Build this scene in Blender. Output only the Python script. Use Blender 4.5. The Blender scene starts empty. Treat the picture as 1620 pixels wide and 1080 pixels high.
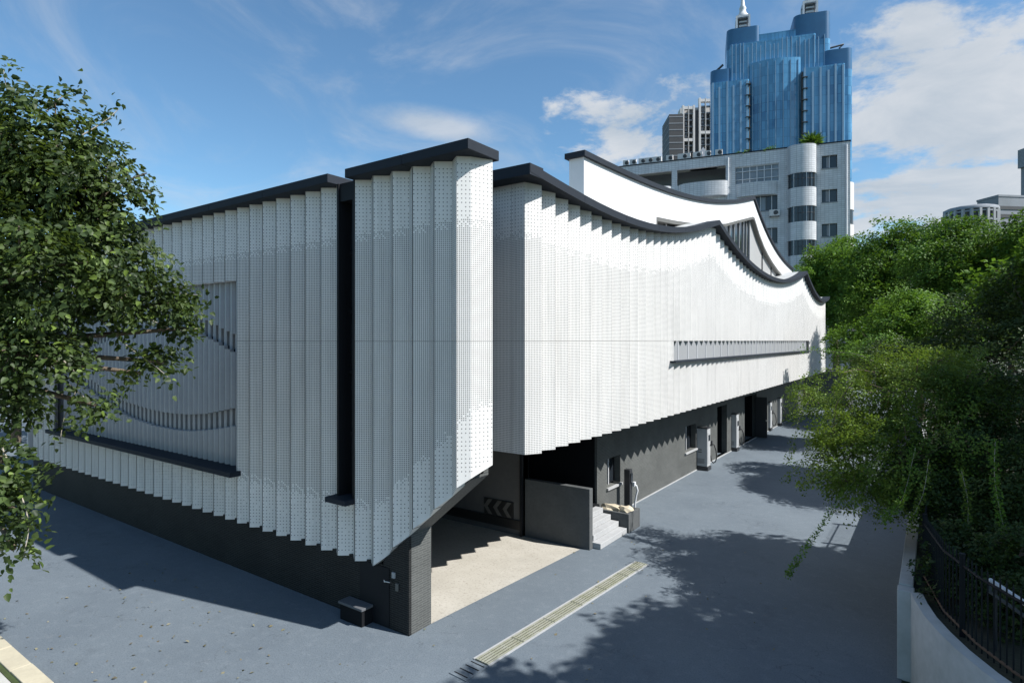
import bpy, math, random
import numpy as np
from mathutils import Vector
R = math.radians
random.seed(7); rng = np.random.default_rng(11)
scene = bpy.context.scene
col = scene.collection

# ------------------------------------------------------------------ camera
# World frame: origin on the ground below the building's sharp corner,
# +X runs along the street front towards the drive, +Y runs along the long white flank.
TH = math.atan(668 / 945.0)
CT, ST = math.cos(TH), math.sin(TH)
CAM = (6.382, -7.831, 5.5)
cd = bpy.data.cameras.new('camera')
cam = bpy.data.objects.new('camera', cd); col.objects.link(cam)
cam.location = CAM
cam.rotation_euler = (R(90), 0, TH)
cd.sensor_width = 36.0
cd.lens = 945 / 1620.0 * 36.0
cd.shift_y = -1.5 / 1620.0
cd.clip_start = 0.1
cd.clip_end = 3000
scene.camera = cam

# ------------------------------------------------------------------ sun and sky
SUN_H = (0.9766, 0.2155)          # horizontal direction towards the sun
ELEV = R(45.5)
sun_to = Vector((SUN_H[0] * math.cos(ELEV), SUN_H[1] * math.cos(ELEV), math.sin(ELEV)))
sd = bpy.data.lights.new('sun', 'SUN')
sd.energy = 5.0
sd.angle = R(0.5)
sd.color = (1.0, 0.98, 0.945)
so = bpy.data.objects.new('sun', sd); col.objects.link(so)
so.rotation_euler = (-sun_to).to_track_quat('-Z', 'Y').to_euler()
so.location = (30, 5, 40)

world = bpy.data.worlds.new('World'); scene.world = world
world.use_nodes = True
wt = world.node_tree; wt.nodes.clear()
def wn(t, **k):
    n = wt.nodes.new(t)
    for a, b in k.items(): setattr(n, a, b)
    return n
def wmath(op, a, b=None, clamp=False):
    n = wn('ShaderNodeMath', operation=op); n.use_clamp = clamp
    for i, q in enumerate((a, b)):
        if q is None: continue
        if isinstance(q, (int, float)): n.inputs[i].default_value = q
        else: wt.links.new(q, n.inputs[i])
    return n.outputs[0]
wo = wn('ShaderNodeOutputWorld'); bg = wn('ShaderNodeBackground')
sky = wn('ShaderNodeTexSky', sky_type='NISHITA')
sky.sun_disc = False
sky.sun_elevation = ELEV
sky.sun_rotation = math.atan2(SUN_H[0], SUN_H[1])
sky.altitude = 50; sky.air_density = 1.0; sky.dust_density = 0.15; sky.ozone_density = 1.2
tc = wn('ShaderNodeTexCoord')
sep = wn('ShaderNodeSeparateXYZ'); wt.links.new(tc.outputs['Generated'], sep.inputs[0])
zc = wmath('MAXIMUM', sep.outputs[2], 0.0)
den = wmath('ADD', zc, 0.22)
cx = wmath('DIVIDE', sep.outputs[0], den); cy = wmath('DIVIDE', sep.outputs[1], den)
cmb = wn('ShaderNodeCombineXYZ'); wt.links.new(cx, cmb.inputs[0]); wt.links.new(cy, cmb.inputs[1])
def wnoise(scale, detail, rough, off, dist=0.0):
    mp = wn('ShaderNodeMapping'); mp.inputs['Location'].default_value = off
    wt.links.new(cmb.outputs[0], mp.inputs[0])
    n = wn('ShaderNodeTexNoise'); n.inputs['Scale'].default_value = scale
    n.inputs['Detail'].default_value = detail; n.inputs['Roughness'].default_value = rough
    n.inputs['Distortion'].default_value = dist
    wt.links.new(mp.outputs[0], n.inputs['Vector']); return n.outputs['Fac']
n1 = wnoise(0.9, 12, 0.60, (3.1, 1.7, 0.4), 0.25)
n3 = wnoise(1.7, 10, 0.62, (7.7, 2.1, 3.0), 1.2)
n2 = wnoise(4.2, 10, 0.64, (0.3, 5.2, 1.4), 0.2)
az = wmath('ADD', wmath('MULTIPLY', sep.outputs[0], 0.8166), wmath('MULTIPLY', sep.outputs[1], 0.577))
bias = wmath('MINIMUM', wmath('MULTIPLY', wmath('SUBTRACT', az, 0.13), 0.50), 0.165)
tot = wmath('ADD', wmath('ADD', n1, bias), wmath('MULTIPLY', wmath('SUBTRACT', n2, 0.5), 0.42))
mr = wn('ShaderNodeMapRange', interpolation_type='SMOOTHSTEP')
mr.inputs['From Min'].default_value = 0.57; mr.inputs['From Max'].default_value = 0.66
mr.inputs['To Max'].default_value = 0.95
wt.links.new(tot, mr.inputs['Value'])
# one flat lens-shaped cloud low above the roof line
def dirpix(u, v):
    d = Vector(((u - 810) / 945 * CT - ST, (u - 810) / 945 * ST + CT, -(v - 538.5) / 945)); return d.normalized()
lc = dirpix(692, 200)
dl = wn('ShaderNodeVectorMath', operation='SUBTRACT'); wt.links.new(tc.outputs['Generated'], dl.inputs[0]); dl.inputs[1].default_value = lc
dsep = wn('ShaderNodeSeparateXYZ'); wt.links.new(dl.outputs[0], dsep.inputs[0])
ex = wmath('ADD', wmath('MULTIPLY', dsep.outputs[0], 0.8166), wmath('MULTIPLY', dsep.outputs[1], 0.577))
ez = wmath('ADD', dsep.outputs[2], wmath('MULTIPLY', ex, 0.10))
rr = wmath('SQRT', wmath('ADD', wmath('POWER', wmath('DIVIDE', ex, 0.125), 2.0), wmath('POWER', wmath('DIVIDE', ez, 0.029), 2.0)))
rr = wmath('ADD', rr, wmath('MULTIPLY', wmath('SUBTRACT', n2, 0.5), 1.1))
mr2 = wn('ShaderNodeMapRange', interpolation_type='SMOOTHSTEP')
mr2.inputs['From Min'].default_value = 1.1; mr2.inputs['From Max'].default_value = 0.15; mr2.inputs['To Max'].default_value = 0.75
wt.links.new(rr, mr2.inputs['Value'])
mr3 = wn('ShaderNodeMapRange', interpolation_type='SMOOTHSTEP')
mr3.inputs['From Min'].default_value = 0.44; mr3.inputs['From Max'].default_value = 0.80; mr3.inputs['To Max'].default_value = 0.42
wt.links.new(n3, mr3.inputs['Value'])
cm = wmath('MAXIMUM', wmath('MAXIMUM', mr.outputs[0], mr2.outputs[0]), mr3.outputs[0])
mix = wn('ShaderNodeMix', data_type='RGBA')
wt.links.new(cm, mix.inputs['Factor'])
tint = wn('ShaderNodeMix', data_type='RGBA', blend_type='MULTIPLY'); tint.inputs['Factor'].default_value = 1.0
wt.links.new(sky.outputs[0], tint.inputs['A']); tint.inputs['B'].default_value = (1.02, 1.36, 1.48, 1)
wt.links.new(tint.outputs['Result'], mix.inputs['A'])
cs = wn('ShaderNodeMix', data_type='RGBA')
n4 = wnoise(2.6, 9, 0.6, (1.3, 9.1, 2.2), 0.4)
mr4 = wn('ShaderNodeMapRange'); mr4.inputs['From Min'].default_value = 0.36; mr4.inputs['From Max'].default_value = 0.62
wt.links.new(n4, mr4.inputs['Value']); wt.links.new(mr4.outputs[0], cs.inputs['Factor'])
cs.inputs['A'].default_value = (4.7, 5.35, 6.1, 1); cs.inputs['B'].default_value = (6.5, 6.8, 7.2, 1)
wt.links.new(cs.outputs['Result'], mix.inputs['B'])
wt.links.new(mix.outputs['Result'], bg.inputs[0]); bg.inputs[1].default_value = 0.070
wt.links.new(bg.outputs[0], wo.inputs[0])

scene.view_settings.view_transform = 'Standard'
scene.view_settings.look = 'None'
scene.view_settings.exposure = 0.62
scene.view_settings.gamma = 1.0
scene.view_settings.use_curve_mapping = False
scene.cycles.max_bounces = 6
scene.cycles.transparent_max_bounces = 8

# ------------------------------------------------------------------ materials
class NT:
    def __init__(s, name):
        s.m = bpy.data.materials.new(name); s.m.use_nodes = True
        s.t = s.m.node_tree; s.t.nodes.clear()
        s.out = s.n('ShaderNodeOutputMaterial'); s.b = s.n('ShaderNodeBsdfPrincipled')
        s.l(s.b.outputs[0], s.out.inputs[0])
    def n(s, t, **k):
        x = s.t.nodes.new(t)
        for a, b in k.items(): setattr(x, a, b)
        return x
    def l(s, a, b): s.t.links.new(a, b)
    def v(s, q, sock):
        if isinstance(q, (int, float, tuple, list)): sock.default_value = q
        else: s.l(q, sock)
    def math(s, op, a, b=0.0, c=None):
        x = s.n('ShaderNodeMath', operation=op); s.v(a, x.inputs[0]); s.v(b, x.inputs[1])
        if c is not None: s.v(c, x.inputs[2])
        return x.outputs[0]
    def mix(s, f, a, b):
        x = s.n('ShaderNodeMix', data_type='RGBA'); s.v(f, x.inputs['Factor'])
        s.v(a if not isinstance(a, tuple) else (*a, 1)[:4], x.inputs['A']); s.v(b if not isinstance(b, tuple) else (*b, 1)[:4], x.inputs['B'])
        return x.outputs['Result']
    def noise(s, scale, detail=4, rough=0.55, vec=None, dist=0.0):
        x = s.n('ShaderNodeTexNoise'); x.inputs['Scale'].default_value = scale
        x.inputs['Detail'].default_value = detail; x.inputs['Roughness'].default_value = rough; x.inputs['Distortion'].default_value = dist
        s.l(vec if vec is not None else s.obj(), x.inputs['Vector']); return x.outputs['Fac']
    def obj(s):
        g = s.n('ShaderNodeNewGeometry'); return g.outputs['Position']
    def ramp(s, f, a, b):
        x = s.n('ShaderNodeMapRange'); s.v(f, x.inputs['Value']); x.inputs['From Min'].default_value = a; x.inputs['From Max'].default_value = b
        return x.outputs[0]
    def bump(s, h, strength=0.3, dist=0.01):
        x = s.n('ShaderNodeBump'); x.inputs['Strength'].default_value = strength; x.inputs['Distance'].default_value = dist
        s.l(h, x.inputs['Height']); s.l(x.outputs[0], s.b.inputs['Normal'])
    def fin(s, c, rough=0.7, metal=0.0, spec=0.5):
        if isinstance(c, tuple): s.b.inputs['Base Color'].default_value = (*c, 1)[:4]
        else: s.l(c, s.b.inputs['Base Color'])
        s.v(rough, s.b.inputs['Roughness']); s.b.inputs['Metallic'].default_value = metal
        s.b.inputs['Specular IOR Level'].default_value = spec
        return s.m
M = {}
def simple(name, c1, c2=None, scale=3.0, rough=0.7, bump=0.0, bscale=60, metal=0.0, spec=0.5, bd=0.01):
    t = NT(name)
    c2 = c2 or tuple(x * 0.8 for x in c1)
    n = t.math('ADD', t.math('MULTIPLY', t.noise(scale, 6, 0.6), 0.65), t.math('MULTIPLY', t.noise(scale * 9, 4, 0.6), 0.35))
    c = t.mix(t.ramp(n, 0.33, 0.67), c2, c1)
    if bump: t.bump(t.noise(bscale, 3), bump, bd)
    M[name] = t.fin(c, rough, metal, spec); return M[name]

# painted blue grey asphalt: worn paint, stains, coarse grain
t = NT('asphalt')
big = t.noise(0.35, 6, 0.6); mid = t.noise(5, 5, 0.65); fine = t.noise(95, 3, 0.75); grain = t.noise(34, 3, 0.7)
c = t.mix(t.ramp(big, 0.3, 0.7), (0.112, 0.137, 0.163), (0.150, 0.180, 0.207))
c = t.mix(t.math('MULTIPLY', t.ramp(mid, 0.52, 0.75), 0.5), c, (0.19, 0.218, 0.245))
c = t.mix(t.math('MULTIPLY', t.ramp(t.noise(0.9, 8, 0.72), 0.56, 0.72), 0.45), c, (0.07, 0.084, 0.10))
c = t.mix(t.math('MULTIPLY', t.ramp(t.noise(2.3, 8, 0.75, None, 0.6), 0.62, 0.72), 0.35), c, (0.20, 0.215, 0.225))
c = t.mix(t.math('MULTIPLY', t.ramp(grain, 0.48, 0.70), 0.55), c, (0.064, 0.078, 0.094))
c = t.mix(t.math('MULTIPLY', t.ramp(fine, 0.55, 0.78), 0.6), c, (0.25, 0.275, 0.30))
vo = t.n('ShaderNodeTexVoronoi', feature='DISTANCE_TO_EDGE'); vo.inputs['Scale'].default_value = 0.22
wob = t.n('ShaderNodeMix', data_type='VECTOR'); wob.inputs['Factor'].default_value = 0.16
nz = t.n('ShaderNodeTexNoise'); nz.inputs['Scale'].default_value = 1.4; nz.inputs['Detail'].default_value = 6; t.l(t.obj(), nz.inputs['Vector'])
sc_ = t.n('ShaderNodeVectorMath', operation='SCALE'); t.l(nz.outputs['Color'], sc_.inputs[0]); sc_.inputs['Scale'].default_value = 3.0
adv = t.n('ShaderNodeVectorMath', operation='ADD'); t.l(t.obj(), adv.inputs[0]); t.l(sc_.outputs[0], adv.inputs[1]); t.l(adv.outputs[0], vo.inputs['Vector'])
crk = t.math('MULTIPLY', t.math('LESS_THAN', vo.outputs['Distance'], 0.0035), t.ramp(t.noise(0.5, 3), 0.45, 0.6))
c = t.mix(t.math('MULTIPLY', crk, 0.55), c, (0.05, 0.06, 0.07))
t.bump(t.math('ADD', fine, grain), 0.7, 0.008); M['asphalt'] = t.fin(c, 0.85, 0, 0.25)
# terrazzo-like speckled beige garage floor
t = NT('beige_floor')
c = t.mix(t.ramp(t.noise(1.1, 5), 0.3, 0.7), (0.38, 0.355, 0.305), (0.46, 0.435, 0.385))
c = t.mix(t.math('MULTIPLY', t.ramp(t.noise(17, 4, 0.75), 0.54, 0.62), 0.6), c, (0.24, 0.21, 0.175))
c = t.mix(t.math('MULTIPLY', t.ramp(t.noise(0.8, 7, 0.7), 0.5, 0.7), 0.3), c, (0.26, 0.245, 0.215))
M['beige_floor'] = t.fin(c, 0.75)
simple('ground', (0.085, 0.09, 0.07), (0.05, 0.065, 0.035), 0.12, 0.95)
simple('soil', (0.045, 0.042, 0.03), (0.02, 0.026, 0.012), 2.5, 0.95, 0.5, 20, bd=0.03)
simple('pale_paver', (0.50, 0.49, 0.46), (0.36, 0.36, 0.33), 1.5, 0.85, 0.2, 60)
simple('kerb_stone', (0.52, 0.47, 0.35), (0.40, 0.36, 0.27), 2.0, 0.85, 0.2, 60)
simple('moss', (0.055, 0.085, 0.02), (0.03, 0.04, 0.012), 6, 0.95, 0.6, 60)
# perforated white metal
t = NT('perforated_metal')
uv = t.n('ShaderNodeUVMap', uv_map='UVMap'); ed = t.n('ShaderNodeUVMap', uv_map='Edge')
s1 = t.n('ShaderNodeSeparateXYZ'); t.l(uv.outputs[0], s1.inputs[0])
s2 = t.n('ShaderNodeSeparateXYZ'); t.l(ed.outputs[0], s2.inputs[0])
PH = 0.0367
gu = t.math('DIVIDE', s1.outputs[0], PH); gv = t.math('DIVIDE', s1.outputs[1], PH)
fu = t.math('SUBTRACT', t.math('FRACT', gu), 0.5); fv = t.math('SUBTRACT', t.math('FRACT', gv), 0.5)
iu = t.math('FLOOR', gu); iv = t.math('FLOOR', gv)
# rounded-square hole
r4 = t.math('ADD', t.math('POWER', t.math('ABSOLUTE', fu), 3.0), t.math('POWER', t.math('ABSOLUTE', fv), 3.0))
hole = t.math('LESS_THAN', r4, 0.265 ** 3)
wv = t.n('ShaderNodeCombineXYZ'); t.l(iu, wv.inputs[0]); t.l(iv, wv.inputs[1])
wh = t.n('ShaderNodeTexWhiteNoise', noise_dimensions='3D'); t.l(wv.outputs[0], wh.inputs[0])
dmin = t.math('MINIMUM', s2.outputs[0], s2.outputs[1])
jit = t.math('ADD', dmin, t.math('MULTIPLY', t.math('SUBTRACT', wh.outputs['Value'], 0.5), 0.24))
dense = t.math('GREATER_THAN', jit, 1.12)
colk = t.math('LESS_THAN', t.math('MODULO', iu, 2.0), 0.5)
thin = t.math('MULTIPLY', t.math('MULTIPLY', colk, t.math('LESS_THAN', t.math('MODULO', iv, 2.0), 0.5)), t.math('LESS_THAN', wh.outputs['Value'], 0.9))
inm = t.math('GREATER_THAN', dmin, 0.10)
keep = t.math('MULTIPLY', t.math('MAXIMUM', dense, thin), inm)
hm = t.math('MULTIPLY', hole, keep)
pn = t.noise(0.8, 5, 0.6)
pc = t.mix(t.ramp(pn, 0.3, 0.7), (0.70, 0.688, 0.668), (0.755, 0.743, 0.722))
mps = t.n('ShaderNodeMapping'); mps.inputs['Scale'].default_value = (7.0, 7.0, 0.35); t.l(t.obj(), mps.inputs[0])
stk = t.noise(1.0, 5, 0.65, mps.outputs[0])
pc = t.mix(t.math('MULTIPLY', t.ramp(stk, 0.50, 0.75), 0.42), pc, (0.46, 0.455, 0.44))   # rain streaks
hc = t.mix(t.math('GREATER_THAN', s2.outputs[0], 50.0), (0.06, 0.063, 0.068), (0.11, 0.112, 0.118))   # flank holes lighter: sunlit backing painted into their colour
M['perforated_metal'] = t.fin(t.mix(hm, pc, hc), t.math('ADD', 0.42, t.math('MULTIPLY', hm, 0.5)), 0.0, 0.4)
simple('white_render', (0.70, 0.70, 0.71), (0.65, 0.65, 0.66), 0.6, 0.7)
simple('louvre_metal', (0.36, 0.375, 0.40), (0.30, 0.315, 0.34), 1.0, 0.45)
simple('dark_fascia', (0.026, 0.032, 0.042), (0.020, 0.025, 0.034), 0.8, 0.7, 0.0, spec=0.15)
simple('backing', (0.10, 0.105, 0.115), None, 1, 0.8)
simple('roof_sheet', (0.42, 0.43, 0.43), (0.30, 0.31, 0.31), 0.7, 0.7)
simple('dark_frame', (0.012, 0.014, 0.017), (0.009, 0.01, 0.013), 2, 0.6, spec=0.2)
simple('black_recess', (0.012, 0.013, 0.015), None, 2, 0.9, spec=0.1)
simple('concrete', (0.40, 0.405, 0.41), (0.30, 0.305, 0.31), 1.6, 0.85, 0.25, 80)
simple('step_stone', (0.40, 0.405, 0.41), (0.30, 0.305, 0.31), 1.6, 0.85, 0.2, 80)
simple('concrete_dark', (0.105, 0.11, 0.112), (0.07, 0.075, 0.078), 1.3, 0.85, 0.25, 70, spec=0.2)
simple('plaster_grey', (0.12, 0.12, 0.12), (0.09, 0.09, 0.092), 0.7, 0.85)
simple('white_wall_paint', (0.52, 0.525, 0.52), (0.36, 0.37, 0.36), 0.7, 0.8, 0.15, 40)
simple('galvanised', (0.50, 0.50, 0.45), (0.30, 0.31, 0.20), 3.5, 0.5, 0.15, 40, metal=0.4)
simple('pit_dark', (0.05, 0.05, 0.038), (0.02, 0.022, 0.015), 5, 0.95)
simple('charger_white', (0.42, 0.43, 0.44), (0.36, 0.37, 0.38), 1.5, 0.4)
simple('charger_dark', (0.03, 0.032, 0.036), None, 2, 0.45)
simple('rubber', (0.015, 0.015, 0.016), None, 5, 0.6)
simple('chrome', (0.75, 0.76, 0.78), None, 2, 0.18, metal=1.0)
simple('rock', (0.60, 0.53, 0.40), (0.42, 0.36, 0.26), 4, 0.9, 0.6, 25, bd=0.02)
simple('bark', (0.16, 0.125, 0.09), (0.08, 0.06, 0.045), 7, 0.95, 0.7, 30, bd=0.02)
simple('pale_bark', (0.40, 0.37, 0.31), (0.24, 0.21, 0.17), 7, 0.9, 0.5, 30, bd=0.01)
simple('sign_black', (0.02, 0.02, 0.02), None, 2, 0.5)
simple('sign_grey', (0.13, 0.125, 0.115), (0.09, 0.09, 0.085), 6, 0.5)
simple('rust', (0.16, 0.085, 0.05), (0.07, 0.05, 0.04), 9, 0.8)
def brickmat(name, c1, c2, mortar, bw, bh, ms, vecmode, rough=0.6, off=0.5, bump=0.4, bd=0.008):
    t = NT(name)
    g = t.n('ShaderNodeNewGeometry'); s = t.n('ShaderNodeSeparateXYZ'); t.l(g.outputs['Position'], s.inputs[0])
    cmbn = t.n('ShaderNodeCombineXYZ')
    t.l(t.math('ADD', s.outputs[0], s.outputs[1]), cmbn.inputs[0]); t.l(s.outputs[2], cmbn.inputs[1])
    b = t.n('ShaderNodeTexBrick'); b.offset = off; t.l(cmbn.outputs[0], b.inputs['Vector'])
    b.inputs['Scale'].default_value = 1.0; b.inputs['Brick Width'].default_value = bw; b.inputs['Row Height'].default_value = bh
    b.inputs['Mortar Size'].default_value = ms; b.inputs['Mortar Smooth'].default_value = 0.1
    b.inputs['Color1'].default_value = (*c1, 1); b.inputs['Color2'].default_value = (*c2, 1); b.inputs['Mortar'].default_value = (*mortar, 1)
    c = t.mix(t.math('MULTIPLY', t.ramp(t.noise(1.1, 5), 0.35, 0.7), 0.4), b.outputs['Color'], tuple(x * 0.55 for x in c1))
    if bump: t.bump(t.math('SUBTRACT', 1.0, b.outputs['Fac']), bump, bd)
    M[name] = t.fin(c, rough, 0, 0.2); return M[name]
brickmat('tile_brick_shaded', (0.011, 0.012, 0.013), (0.019, 0.020, 0.021), (0.045, 0.045, 0.043), 0.20, 0.042, 0.006, 0)  # brick tile with the street side's shade put into its colour
brickmat('tile_brick_light', (0.075, 0.079, 0.078), (0.10, 0.104, 0.102), (0.145, 0.15, 0.143), 0.20, 0.045, 0.008, 0)
brickmat('grey_tile', (0.58, 0.59, 0.605), (0.65, 0.66, 0.675), (0.38, 0.39, 0.405), 0.42, 0.20, 0.022, 0, 0.35, 0.0, 0.0)
def glass(name, c, rough=0.08):
    t = NT(name); n = t.noise(0.7, 3)
    M[name] = t.fin(t.mix(t.ramp(n, 0.3, 0.7), c, tuple(x * 1.6 for x in c)), rough, 0.0, 0.6)
glass('dark_glass', (0.012, 0.015, 0.019)); glass('window_glass', (0.02, 0.026, 0.03)); glass('curtain_glass', (0.14, 0.16, 0.18), 0.2)
simple('milky_panel', (0.40, 0.40, 0.40), (0.37, 0.37, 0.37), 0.5, 0.35)
simple('opal_panel', (0.30, 0.31, 0.325), (0.27, 0.28, 0.295), 0.5, 0.4)
# blue tower glazing: spandrel lines every floor, slight pane to pane variation
t = NT('blue_glass')
g = t.n('ShaderNodeNewGeometry'); s = t.n('ShaderNodeSeparateXYZ'); t.l(g.outputs['Position'], s.inputs[0])
cb = t.n('ShaderNodeCombineXYZ'); t.l(t.math('ADD', t.math('MULTIPLY', s.outputs[0], 0.93), t.math('MULTIPLY', s.outputs[1], 0.36)), cb.inputs[0]); t.l(s.outputs[2], cb.inputs[1])
b = t.n('ShaderNodeTexBrick'); b.offset = 0.0; t.l(cb.outputs[0], b.inputs['Vector'])
b.inputs['Scale'].default_value = 1.0; b.inputs['Brick Width'].default_value = 1.35; b.inputs['Row Height'].default_value = 3.6; b.inputs['Mortar Size'].default_value = 0.10
b.inputs['Color1'].default_value = (0.022, 0.125, 0.27, 1); b.inputs['Color2'].default_value = (0.085, 0.27, 0.47, 1); b.inputs['Mortar'].default_value = (0.015, 0.08, 0.18, 1)
cc = t.mix(t.math('MULTIPLY', t.ramp(t.noise(0.07, 4), 0.35, 0.65), 0.65), b.outputs['Color'], (0.13, 0.34, 0.54))
M['blue_glass'] = t.fin(cc, 0.16, 0.0, 0.8)
simple('blue_panel', (0.035, 0.135, 0.27), (0.025, 0.10, 0.21), 0.05, 0.35)
simple('blue_mullion', (0.28, 0.42, 0.56), (0.20, 0.33, 0.47), 0.2, 0.4)
simple('steel_white', (0.62, 0.63, 0.65), (0.5, 0.51, 0.53), 0.3, 0.5)
simple('far_white', (0.62, 0.60, 0.58), (0.54, 0.53, 0.52), 0.1, 0.8)
simple('plaster_pale', (0.36, 0.37, 0.38), (0.30, 0.31, 0.32), 0.1, 0.8)
simple('far_dark', (0.055, 0.058, 0.062), (0.04, 0.042, 0.045), 0.1, 0.6)
simple('far_grey', (0.24, 0.26, 0.29), (0.18, 0.20, 0.22), 0.1, 0.8)
def leafmat(name, c1, c2, c3, trans=0.35, rough=0.55, ns=0.9, yk=0.55):
    t = NT(name)
    g = t.n('ShaderNodeNewGeometry')
    rnd = g.outputs['Random Per Island']
    c = t.mix(t.ramp(rnd, 0.0, 0.85), c1, c2)
    pn = t.ramp(t.noise(ns, 3, 0.6), 0.42, 0.66)          # younger and older shoots
    c = t.mix(t.math('MULTIPLY', pn, yk), c, c3)
    c = t.mix(t.ramp(rnd, 0.90, 1.0), c, c3)
    m = t.fin(c, rough, 0, 0.25)
    tr = t.n('ShaderNodeBsdfTranslucent'); t.l(t.mix(0.5, c, (c3[0] * 1.3, c3[1] * 1.3, c3[2] * 0.6)), tr.inputs[0])
    ms = t.n('ShaderNodeMixShader'); ms.inputs[0].default_value = trans
    t.l(t.b.outputs[0], ms.inputs[1]); t.l(tr.outputs[0], ms.inputs[2]); t.l(ms.outputs[0], t.out.inputs[0])
    M[name] = m
leafmat('leaf_left', (0.014, 0.027, 0.011), (0.042, 0.068, 0.025), (0.15, 0.22, 0.04), 0.26, 0.5, 1.6, 0.30)
leafmat('leaf_back', (0.020, 0.050, 0.010), (0.068, 0.150, 0.020), (0.16, 0.28, 0.035), 0.28, 0.55, 0.5)
leafmat('leaf_dark', (0.018, 0.036, 0.012), (0.038, 0.070, 0.018), (0.07, 0.11, 0.025), 0.25, 0.55, 0.9)
leafmat('leaf_bright', (0.034, 0.085, 0.014), (0.085, 0.185, 0.024), (0.17, 0.29, 0.045), 0.32, 0.55, 0.7)
leafmat('leaf_shrub', (0.024, 0.048, 0.010), (0.10, 0.175, 0.022), (0.21, 0.30, 0.05), 0.30, 0.55, 1.3)
leafmat('leaf_dry', (0.11, 0.085, 0.05), (0.24, 0.22, 0.17), (0.20, 0.20, 0.09), 0.1)

# ------------------------------------------------------------------ mesh helpers
OFF = {}
def tag(o, label=None, cat=None, group=None, kind=None):
    if label: o['label'] = label
    if cat: o['category'] = cat
    if group: o['group'] = group
    if kind: o['kind'] = kind
    return o
def empty(name, loc):
    o = bpy.data.objects.new(name, None); col.objects.link(o); o.location = loc
    o.empty_display_size = 0.3; OFF[o.name] = Vector(loc); return o
def frame(o, e1, e2):
    """local (a, b, z) -> world, with a along e1, b along e2"""
    return lambda p: (o[0] + p[0] * e1[0] + p[1] * e2[0], o[1] + p[0] * e1[1] + p[1] * e2[1], o[2] + p[2])
class MB:
    def __init__(s, T=None): s.v = []; s.f = []; s.sm = []; s.T = T
    def add(s, vs, fs, smooth=False):
        k = len(s.v)
        s.v += [s.T(p) if s.T else tuple(p) for p in vs]
        s.f += [tuple(i + k for i in f) for f in fs]; s.sm += [smooth] * len(fs); return s
    def box(s, x0, x1, y0, y1, z0, z1):
        v = [(x, y, z) for z in (z0, z1) for (x, y) in ((x0, y0), (x1, y0), (x1, y1), (x0, y1))]
        return s.add(v, [(3, 2, 1, 0), (4, 5, 6, 7), (0, 1, 5, 4), (1, 2, 6, 5), (2, 3, 7, 6), (3, 0, 4, 7)])
    def prism(s, poly, fn, a, b, smooth_sides=False, caps=True):
        """poly = list of 2D points, fn(p, q, t) -> xyz"""
        n = len(poly)
        v = [fn(p, q, a) for p, q in poly] + [fn(p, q, b) for p, q in poly]
        k = len(s.v)
        s.add(v, [(i, (i + 1) % n, n + (i + 1) % n, n + i) for i in range(n)], smooth_sides)
        if caps: s.add(v, [tuple(range(n - 1, -1, -1)), tuple(range(n, 2 * n))])
        return s
    def tube(s, path, rad, n=8, cap=True):
        path = [Vector(p) for p in path]; k = len(path)
        rad = [rad] * k if isinstance(rad, (int, float)) else rad
        vs = []; prev = None
        for i, p in enumerate(path):
            d = (path[min(i + 1, k - 1)] - path[max(i - 1, 0)]).normalized()
            a = prev - d * prev.dot(d) if prev is not None else d.orthogonal()
            if a.length < 1e-5: a = d.orthogonal()
            a.normalize(); prev = a; b = d.cross(a)
            for j in range(n):
                w = 2 * math.pi * j / n
                vs.append(tuple(p + (a * math.cos(w) + b * math.sin(w)) * rad[i]))
        fs = [(i * n + j, i * n + (j + 1) % n, (i + 1) * n + (j + 1) % n, (i + 1) * n + j) for i in range(k - 1) for j in range(n)]
        s.add(vs, fs, True)
        if cap: s.add(vs, [tuple(range(n - 1, -1, -1)), tuple(range((k - 1) * n, k * n))])
        return s
    def lathe(s, c, prof, n=16):
        vs = [(c[0] + r * math.cos(2 * math.pi * j / n), c[1] + r * math.sin(2 * math.pi * j / n), c[2] + z) for r, z in prof for j in range(n)]
        k = len(prof)
        s.add(vs, [(i * n + j, i * n + (j + 1) % n, (i + 1) * n + (j + 1) % n, (i + 1) * n + j) for i in range(k - 1) for j in range(n)], True)
        s.add(vs, [tuple(range(n - 1, -1, -1)), tuple(range((k - 1) * n, k * n))]); return s
    def build(s, name, mat, parent=None, bevel=0.0):
        off = OFF[parent.name] if parent is not None else Vector((0, 0, 0))
        me = bpy.data.meshes.new(name)
        me.from_pydata([(p[0] - off[0], p[1] - off[1], p[2] - off[2]) for p in s.v], [], s.f)
        me.polygons.foreach_set('use_smooth', s.sm)
        me.materials.append(M[mat]); me.update()
        o = bpy.data.objects.new(name, me); col.objects.link(o)
        if parent is not None: o.parent = parent
        OFF[o.name] = off
        if bevel:
            b = o.modifiers.new('bevel', 'BEVEL'); b.width = bevel; b.segments = 2; b.limit_method = 'ANGLE'; b.angle_limit = R(40)
        return o
    def thing(s, name, mat, label, cat, group=None, kind=None, bevel=0.0, pivot=None):
        """one mesh that is a thing of its own, its origin at its base"""
        if pivot is None:
            a = np.array(s.v); pivot = (float(a[:, 0].mean()), float(a[:, 1].mean()), float(a[:, 2].min()))
        e = Vector(pivot)
        s.v = [(p[0] - e[0], p[1] - e[1], p[2] - e[2]) for p in s.v]
        o = s.build(name, mat, None, bevel); o.location = e; OFF[o.name] = e
        return tag(o, label, cat, group, kind)
def struct(o): o['kind'] = 'structure'; return o
def copy_tree(o, d, parent=None):
    c = o.copy(); col.objects.link(c)
    if parent is None: c.location = Vector(o.location) + Vector(d)
    else: c.parent = parent
    OFF[c.name] = OFF[o.name] + Vector(d)
    for ch in list(o.children): copy_tree(ch, d, c)
    return c
def fix_normals(o):
    import bmesh
    bm = bmesh.new(); bm.from_mesh(o.data); bmesh.ops.recalc_face_normals(bm, faces=bm.faces); bm.to_mesh(o.data); bm.free(); return o
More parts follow.
